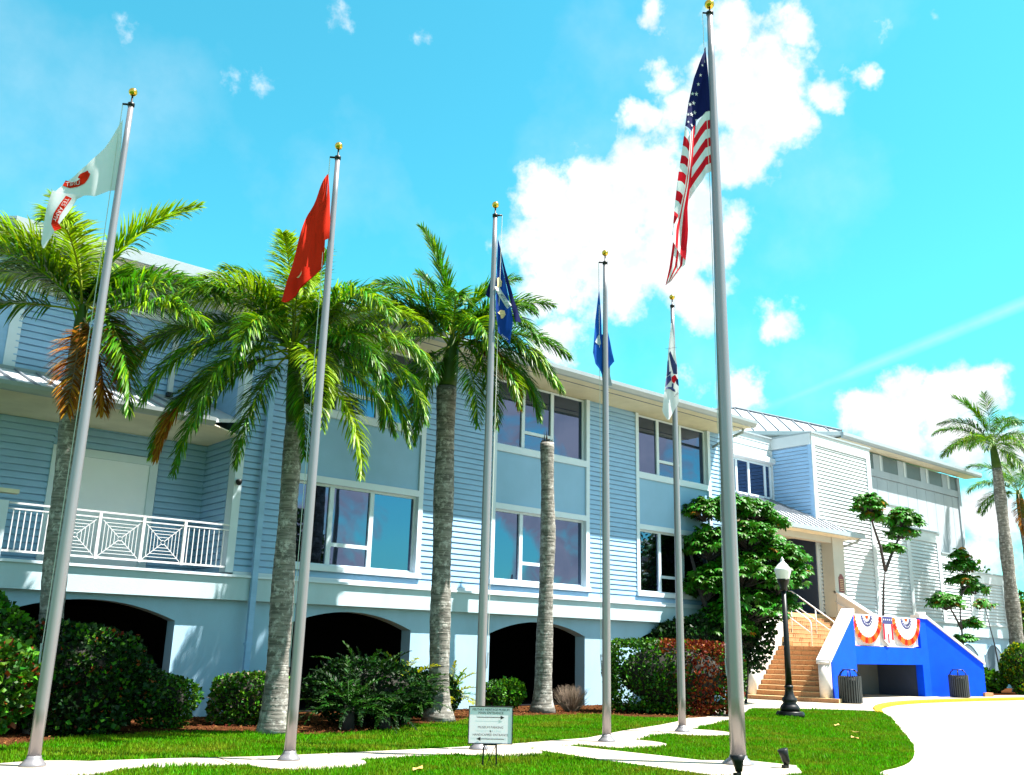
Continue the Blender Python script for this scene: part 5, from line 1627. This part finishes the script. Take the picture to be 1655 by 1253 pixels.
palm('royal palm with a long green crownshaft behind the dark blue flag', 12.78, 17.18, [(12.78, 17.18, 0), (12.70, 17.18, 3), (12.66, 17.18, 5.5), (12.62, 17.18, 7.45)], .215, .225, (12.78, 17.18, 8.75),
     [(170, 84, 26, 3.3, .65, .4, 'g'), (145, 74, 35, 2.6, .6, .5, 'g'), (10, 55, 60, 3.1, .7, .8, 'g'), (355, 28, 75, 3.2, .7, .9, 'g'), (345, 5, 75, 3.2, .7, .9, 'm'), (320, -15, 65, 3.1, .65, .8, 'm'), (305, -40, 45, 2.9, .6, .6, 'm'),
      (180, 55, 85, 3.2, .7, .9, 'g'), (190, 30, 90, 3.4, .7, 1.0, 'm'), (215, 5, 80, 3.1, .7, .9, 'm'), (235, -35, 50, 2.8, .6, .6, 'g'), (50, 62, 60, 2.0, .65, .8, 'g'), (100, 62, 60, 2.0, .65, .8, 'g'), (130, 62, 60, 2.0, .65, .8, 'g'),
      (270, 60, 110, 2.6, .65, .8, 'g'), (330, 62, 100, 2.7, .65, .8, 'g'), (15, 72, 55, 2.7, .6, .6, 'g'), (60, 62, 60, 2.0, .65, .8, 'g'), (290, 30, 110, 2.8, .65, .8, 'm'), (200, 70, 75, 2.8, .65, .6, 'g'), (340, -20, 65, 2.8, .6, .8, 'd'), (325, 35, 100, 2.9, .65, .8, 'g'), (195, -28, 60, 3.0, .6, .8, 'm'), (215, -55, 35, 2.8, .55, .8, 'g'), (330, -40, 50, 3.0, .6, .8, 'm'), (350, -12, 72, 3.3, .65, .8, 'g'), (5, 8, 70, 3.2, .65, .9, 'g'), (182, 60, 95, 3.1, .65, .8, 'g')], GP, seed=3, flare=.85, scale=.92)
st = palm('dead palm trunk without a crown, broken off jagged at the top', 16.88, 18.33, [(16.88, 18.33, 0), (16.93, 18.33, 2), (17.0, 18.33, 4.5), (16.92, 18.33, 6.95)], .215, .18, None, [], GP, seed=4, flare=.75, crown=False)
jg = MB()
for k in range(14):
    a = 6.283*k/14; r_ = .15; hh = .03+.10*random.random()+(.28 if k in (2, 3) else .12 if k in (1, 4) else 0)
    px, py = 16.92+r_*math.cos(a), 18.33+r_*math.sin(a)
    jg.add([(px-.05*math.sin(a), py+.05*math.cos(a), 6.85), (px+.05*math.sin(a), py-.05*math.cos(a), 6.85), (px*.98+16.92*.02, py*.98+18.33*.02, 6.95+hh), (16.92+(px-16.92)*.6, 18.33+(py-18.33)*.6, 6.88)], [(0, 1, 2), (1, 3, 2), (3, 0, 2)])
jg.build('splinters', 'splinter_shade_core', st)
MB().lathe([(.165, 0), (.17, .05), (.10, .03), (0.01, .0)], (16.92, 18.33, 6.93), 16).build('rotten_core', 'splinter_shade_core', st)
GR = 'royal palms at the right end'
palm('tall royal palm with a full crown at the right end of the building', 49.2, 19.6, [(49.2, 19.6, 0), (49.15, 19.6, 4), (49.2, 19.6, 8), (49.2, 19.6, 10.9)], .36, .25, (48.95, 19.6, 12.3),
     [(150, 78, 45, 3.4, .8, .5, 'g'), (60, 84, 30, 3.5, .8, .4, 'g'), (20, 60, 70, 3.3, .8, .7, 'g'), (180, 45, 75, 3.6, .8, .9, 'g'), (200, 10, 65, 3.4, .8, .9, 'm'), (0, 35, 80, 3.4, .8, .9, 'g'), (340, 5, 70, 3.2, .8, .9, 'm'), (310, -30, 50, 3.0, .7, .7, 'm'),
      (270, 60, 110, 2.8, .8, .8, 'g'), (90, 40, 80, 3.2, .8, .8, 'g'), (130, 30, 80, 3.2, .8, .8, 'g'), (230, 25, 90, 3.2, .8, .8, 'm'), (45, 10, 75, 3.2, .8, .8, 'g'), (165, 60, 80, 3.2, .8, .8, 'g'), (285, 20, 95, 2.8, .8, .8, 'm')], GR, seed=5, flare=.5, scale=.88)
palm('royal palm cut off by the right edge of the photo, with a brown hanging frond', 57.0, 21.5, [(57.0, 21.5, 0), (56.9, 21.5, 6), (56.8, 21.5, 9.3)], .36, .25, (56.5, 21.5, 10.9),
     [(150, 65, 75, 3.4, .8, .7, 'g'), (185, 30, 75, 3.7, .8, .9, 'm'), (200, 0, 60, 3.4, .8, .9, 'g'), (30, 60, 80, 3.3, .8, .8, 'g'), (90, 70, 60, 3.3, .8, .6, 'g'), (270, 50, 100, 3.0, .8, .8, 'g'), (240, -40, 45, 3.2, .7, .6, 'd'), (215, 50, 90, 3.2, .8, .8, 'g'),
      (0, 30, 80, 3.2, .8, .8, 'g'), (320, -20, 60, 3.0, .8, .8, 'm'), (120, 20, 80, 3.2, .8, .8, 'g')], GR, seed=6, flare=.5, scale=.92)

# ---- shrubs along the front
def hedge_mix(loc):
    r = rng.random(len(loc)); m_ = (r < .35).astype(int)
    xx = loc[:, 0]
    red = (np.exp(-((xx-.75)/.55)**2) > rng.random(len(loc))*1.0) | ((loc[:, 2] > 1.55) & (xx > -.4) & (rng.random(len(loc)) < .7))
    m_[red] = 2
    return m_


bush('hedge', 'long clipped hedge with reddish brown middle leaves left of the stairs', 'hedge', 20.1, 16.8, 1.95, .85, 1.95, 13000, .085, ['bush_leaf', 'bush_leaf_bright', 'red_leaf'], None, box=.75, seed=5, matfn=hedge_mix, shell=.2, lumpk=.03)
bush('bush', 'big dark bush filling the leftmost arch behind the army flagpole', 'bush', 5.35, 17.6, 1.25, .85, 1.78, 11000, .085, ['bush_leaf_shade', 'bush_leaf', 'bush_leaf_bright', 'red_leaf'], [.66, .2, .11, .03], seed=6, lumpk=.12, box=.35)
bush('bush', 'reddish green bush cut off by the left edge of the photo', 'bush', 3.1, 15.6, 1.15, .8, 1.75, 7000, .10, ['bush_leaf', 'bush_leaf_bright', 'red_leaf'], [.58, .32, .10], seed=7, lumpk=.1)
bush('bush', 'tall bright bush at the left edge behind the first palm', 'bush', 3.6, 18.2, 1.1, .8, 2.25, 5000, .10, ['bush_leaf', 'bush_leaf_bright'], [.5, .5], seed=8, lumpk=.1)
bush('bush', 'small feathery bush by the right pier of the leftmost arch', 'bush', 7.15, 18.0, .50, .4, .95, 3500, .06, ['bush_leaf', 'bush_leaf_bright'], [.6, .4], seed=9, lumpk=.12)
bush('hedge', 'low clipped bright green hedge below the downspout', 'hedge', 8.75, 17.9, .88, .45, .98, 6500, .065, ['bush_leaf', 'bush_leaf_bright', 'twig'], [.40, .48, .12], box=.6, seed=10, lumpk=.05, shell=.5)
bush('shrub', 'round dark shrub right of the third flagpole in front of the arch', 'shrub', 15.5, 18.6, .27, .27, .75, 1400, .06, ['bush_leaf', 'bush_leaf_bright'], [.6, .4], seed=11, z0=.12, group='small shrubs by the third arch')
bush('shrub', 'bright leafed shrub left of the broken palm trunk', 'shrub', 16.25, 18.9, .36, .3, .80, 1500, .085, ['bush_leaf', 'bush_leaf_bright'], [.3, .7], seed=12, z0=.10, group='small shrubs by the third arch')
bush('bush', 'low green bush at the far right foot of the blue wall', 'bush', 46.5, 20.4, 1.1, .7, 1.1, 2500, .14, ['bush_leaf', 'bush_leaf_bright'], [.5, .5], seed=13)
bush('bush', 'dense green bush by the base of the right palm at the photo edge', 'bush', 47.3, 18.7, .9, .8, 2.3, 4000, .14, ['bush_leaf', 'bush_leaf_bright', 'fern_yellow'], [.5, .35, .15], seed=14, lumpk=.14)
bush('bush', 'tall green bush behind the right palm trunk at the photo edge', 'bush', 58.9, 23.1, 1.5, 1.2, 5.4, 5000, .18, ['bush_leaf', 'bush_leaf_bright', 'fern_yellow'], [.4, .4, .2], seed=15, lumpk=.16)
bush('shrub', 'leafy plant seen through the low opening of the blue wall', 'shrub', 34.6, 20.9, .45, .4, .75, 700, .12, ['bush_leaf_bright', 'fern_yellow'], [.6, .4], seed=16)
# dry shrub: bare twigs
t = thing('dry_shrub', 'bare greyish brown twiggy shrub right of the broken palm trunk', 'shrub', (17.9, 18.35, 0))
n = 750
b = MB()
for k in range(n):
    a = random.uniform(0, 6.28); r1_ = random.uniform(.1, .55); h_ = random.uniform(.25, .75)*(1-.3*r1_)
    x0, y0 = 17.9+.08*math.cos(a), 18.35+.08*math.sin(a)
    x1, y1 = 17.9+r1_*math.cos(a+random.uniform(-.4, .4)), 18.35+.7*r1_*math.sin(a+random.uniform(-.4, .4))
    mx_, my_ = (x0+x1)/2+random.uniform(-.06, .06), (y0+y1)/2
    b.tube([(x0, y0, 0), (mx_, my_, h_*.55), (x1, y1, h_)], [.007, .005, .002], 3)
b.build('twigs', 'twig', t)


def cycad(name, label, x, y, n, L_, e_rng, mats, seed, group=None, z0=.2, ll=.14, sc=1.0, bend=55):
    t = thing(name, label, 'fern' if 'fern' in label else 'cycad', (x, y, 0), group)
    r = random.Random(seed)
    MB().tube([(x, y, 0), (x, y, z0+.1)], [.12, .09], 10).build('trunk', 'shrub_bark', t, True)
    for k in range(n):
        me = frond_mesh(L_*r.uniform(.8, 1.1), R_(r.uniform(*e_rng)), R_(bend+r.uniform(-15, 20)), nl=34, ll=ll, droop=.15, mats=(mats[k % len(mats)], 'bush_leaf'), seed=seed*50+k, wdt=.013, start=.12, rr=.010)
        o = bpy.data.objects.new('frond', me); C.objects.link(o); o.parent = t
        o.location = (r.uniform(-.08, .08)*sc, r.uniform(-.08, .08)*sc, z0+r.uniform(-.05, .1)); o.rotation_euler = (0, 0, 2*math.pi*k/n+r.uniform(-.2, .2))


GC = 'dark cycads in front of the second arch'
cycad('cycad', 'dark feathery cycad just right of the second flagpole', 9.95, 16.2, 26, 1.15, (10, 75), ['bush_leaf_shade', 'bush_leaf'], 3, GC, z0=.35)
cycad('cycad', 'tallest dark feathery cycad in front of the second arch', 10.75, 16.9, 30, 1.35, (15, 85), ['bush_leaf_shade', 'bush_leaf'], 4, GC, z0=.45)
cycad('cycad', 'dark feathery cycad nearest to the third palm trunk', 11.5, 16.7, 26, 1.2, (10, 70), ['bush_leaf_shade', 'bush_leaf'], 5, GC, z0=.3)
cycad('cycad', 'low front cycad spreading over the lawn edge', 10.7, 16.1, 24, 1.0, (0, 60), ['bush_leaf_shade', 'bush_leaf'], 6, GC, z0=.25)
bush('bush', 'dark undergrowth between the cycads of the second arch', 'bush', 10.8, 16.9, 1.35, .6, 1.25, 5000, .08, ['bush_leaf_shade', 'bush_leaf'], [.7, .3], seed=21)
cycad('fern', 'yellow green fern left of the third palm trunk', 12.2, 17.6, 20, 1.25, (30, 85), ['fern_green', 'fern_yellow', 'bush_leaf'], 7, None, z0=.45, ll=.2)
cycad('fern', 'bright yellow green fern right of the third palm trunk', 13.75, 18.1, 22, 1.0, (0, 80), ['fern_yellow', 'fern_green', 'fern_yellow'], 8, None, z0=.4, ll=.16)
bush('bush', 'dark leafy undergrowth behind the third palm trunk', 'bush', 13.2, 18.3, .75, .5, 1.1, 2500, .09, ['bush_leaf_shade', 'bush_leaf'], [.6, .4], seed=22)


# ---- umbrella trees
def rosettes(Cn, rad, nl=9, sag=.55, wf=.17):
    """whorls of drooping leaflets"""
    n = len(Cn)
    V = []; F = []
    ax = unit(rng.normal(0, .35, (n, 3))+np.array([0, 0, 1.0]))
    a = unit(np.cross(ax, rng.normal(0, 1, (n, 3)))); bb = np.cross(ax, a)
    ph = rng.uniform(0, 6.28, n)
    base = 0
    for k in range(nl):
        an = (ph+2*np.pi*k/nl+rng.normal(0, .12, n))[:, None]
        d = a*np.cos(an)+bb*np.sin(an)
        s = np.cross(ax, d)
        R = (rad*rng.uniform(.75, 1.1, n))[:, None]
        w_ = R*wf
        dn = np.array([0, 0, -1.0])
        p0 = Cn; p1 = p0+(d*.9+dn*.05)*R*.45; p2 = p1+unit(d+dn*sag*1.2)*R*.38; p3 = p2+unit(d*.6+dn*sag*1.6)*R*.25
        vs = np.stack([p0, p1-s*w_+dn*w_*.25, p1, p1+s*w_+dn*w_*.25, p2-s*w_*.8+dn*w_*.25, p2, p2+s*w_*.8+dn*w_*.25, p3], 1)
        tr = np.array([[0, 1, 2], [0, 2, 3], [1, 4, 5], [1, 5, 2], [2, 5, 6], [2, 6, 3], [4, 7, 5], [5, 7, 6]])[None]+(np.arange(n)*8)[:, None, None]+base
        V.append(vs.reshape(-1, 3)); F.append(tr.reshape(-1, 3)); base += n*8
    return np.concatenate(V), np.concatenate(F)


def umbrella(name, label, x, y, limbs, clumps, leaf, per, group=None, yellow=.08, trunk_r=.05):
    """limbs: polylines in world; clumps: (x,y,z,rx,rz,count)"""
    t = thing(name, label, 'umbrella tree', (x, y, 0), group)
    for lm in limbs:
        nseg = len(lm)
        MB().tube(lm, [trunk_r*(1-.6*i/(nseg-1)) for i in range(nseg)], 8).build('trunk' if lm is limbs[0] else 'limb', 'shrub_bark', t, True)
    for (cx, cy, cz, rx, rz, n) in clumps:
        d = unit(rng.normal(0, 1, (n, 3))); d[:, 2] = np.abs(d[:, 2])*1.1-.35
        rr_ = rng.uniform(.35, 1, n)**.6
        P0 = d*rr_[:, None]*np.array([rx, rx, rz])+np.array([cx, cy, cz])
        V, F = rosettes(P0-np.array([x, y, 0]), leaf*np.ones(n))
        nl = 9
        mi = np.tile(np.repeat((rng.random(n) < yellow).astype(int), 8), nl)
        me = raw_mesh('foliage', V, F, ['scheff_leaf', 'scheff_yellow'], mi)
        o = bpy.data.objects.new('foliage', me); C.objects.link(o); o.parent = t
        tw = MB()
        for k in range(0, n, 4): tw.tube([(cx, cy, cz-rz*.6), tuple(P0[k])], [.018, .007], 4)
        tw.build('twigs', 'shrub_bark', t)
    return t



ux, uy = 25.6, 18.9
umbrella('umbrella_tree', 'large umbrella tree shading the corner left of the entrance stairs', ux, uy,
         [[(ux, uy, 0), (ux-.05, uy, 1.4), (ux+.1, uy, 3.0), (ux, uy, 4.6)], [(ux+.05, uy, 2.0), (ux+.9, uy-.3, 3.6), (ux+1.5, uy-.6, 4.9)], [(ux, uy, 1.5), (ux-.9, uy+.4, 3.2), (ux-1.2, uy+.6, 4.6)], [(ux, uy, 2.5), (ux+.6, uy-.5, 4.6), (ux+.75, uy-.6, 5.4)]],
         [(25.13, 19.5, 6.1, .75, .6, 140), (25.80, 19.0, 6.35, .8, .5, 140), (26.81, 18.7, 6.2, .8, .6, 157), (27.65, 18.6, 5.9, .6, .5, 87), (26.22, 18.6, 5.3, 1.2, .8, 227), (25.13, 19.3, 5.0, .9, .9, 175), (26.98, 18.1, 4.75, 1.1, .7, 210),
          (27.74, 17.9, 4.4, .7, .7, 105), (25.64, 18.5, 4.1, 1.2, .9, 227), (26.90, 18.0, 3.9, 1.0, .8, 192), (24.80, 19.2, 3.7, .8, .9, 140), (25.89, 18.6, 3.0, 1.4, .9, 227), (27.40, 18.2, 3.2, .7, .6, 87), (25.05, 18.9, 2.4, 1.1, .9, 157)], .235, 9, yellow=.012, trunk_r=.11)
bush('bush', 'dark leafy core added as shade inside the umbrella tree crown', 'bush', 26.2, 19.0, 1.2, .7, 5.0, 7000, .13, ['bush_leaf_shade', 'bush_leaf'], [.8, .2], seed=24, z0=1.0)  # leaf mass added to darken the inside of the crown
bush('bush', 'dark shade bush under the umbrella tree behind the hedge', 'bush', 24.2, 19.2, 1.5, .8, 2.7, 6000, .12, ['bush_leaf_shade', 'bush_leaf'], [.8, .2], seed=23, z0=.1)
# small umbrella trees beyond the blue wall: rooted in the bed between wall and wing
GU = 'small umbrella trees before the louvred wing'
umbrella('umbrella_tree', 'slim two headed umbrella tree rising above the bunting', 40.0, 21.4,
         [[(40.0, 21.4, 0), (39.9, 21.4, 3.0), (40.2, 21.4, 4.6), (40.45, 21.4, 5.3)], [(40.45, 21.4, 5.25), (40.2, 21.4, 6.3), (39.7, 21.4, 7.2), (39.5, 21.4, 7.9)], [(40.45, 21.4, 5.25), (41.2, 21.4, 6.1), (42.0, 21.4, 6.9), (42.3, 21.4, 7.2)]],
         [(39.45, 21.4, 8.15, .75, .75, 120), (39.6, 21.4, 7.6, .6, .4, 50), (42.4, 21.4, 7.75, .85, .8, 130), (42.3, 21.4, 7.1, .8, .45, 70), (41.35, 21.4, 6.35, .5, .3, 36)], .30, 9, GU, yellow=.05, trunk_r=.075)
umbrella('umbrella_tree', 'umbrella tree with several heads at the right end of the blue wall', 46.4, 20.9,
         [[(46.4, 20.9, 0), (46.3, 20.9, 2.2), (46.3, 20.9, 3.6), (46.9, 20.9, 5.4)], [(46.3, 20.9, 2.9), (45.6, 20.9, 3.6), (45.1, 20.9, 4.0)], [(46.7, 20.9, 4.6), (47.4, 20.9, 5.0), (47.9, 20.9, 4.9)]],
         [(47.1, 20.9, 5.9, .75, .55, 80), (46.9, 20.9, 5.25, .7, .35, 60), (44.9, 20.9, 4.1, .85, .65, 100), (48.2, 20.9, 4.9, .65, .45, 50), (47.4, 20.9, 3.2, .55, .35, 36), (46.6, 20.9, 2.5, .5, .35, 40), (46.9, 20.9, 6.5, .4, .4, 26)], .30, 9, GU, yellow=.04, trunk_r=.06)
umbrella('umbrella_tree', 'thin single headed umbrella tree leaning beside the right palm', 51.6, 21.5,
         [[(51.6, 21.5, 0), (51.2, 21.5, 2.2), (50.5, 21.5, 4.1)]], [(50.4, 21.5, 4.3, .55, .35, 22)], .34, 9, GU, yellow=.3, trunk_r=.045)
bush('bush', 'palm tops peeping over the roof edge behind the right wing', 'bush', 60, 26, 1.6, 1.2, 7.6, 1500, .25, ['bush_leaf_bright', 'bush_leaf'], [.6, .4], seed=30, lumpk=.2)

# trees across the street, behind the viewer: they stand there and show in the windows
for i, (x, y, hh, rr_, lab) in enumerate([(28.5, -16, 9.2, 3.2, 'broad leafy tree mirrored in the left pane of the lower left window'), (52, -22, 6.6, 1.6, 'small tree mirrored at the foot of the middle window'), (40, -30, 4.2, 6, 'low wide tree mirrored along the bottom of the left window'), (67, -15, 12.5, 7, 'tallest dark tree mirrored in the window beside the umbrella tree')]):
    bush('street_tree', lab, 'tree', x, y, rr_, rr_, hh, 7000, .34, ['bush_leaf', 'bush_leaf_shade'], [.5, .5], seed=40+i, z0=1.2, lumpk=.18, group='trees across the street behind the viewer')
print('done')
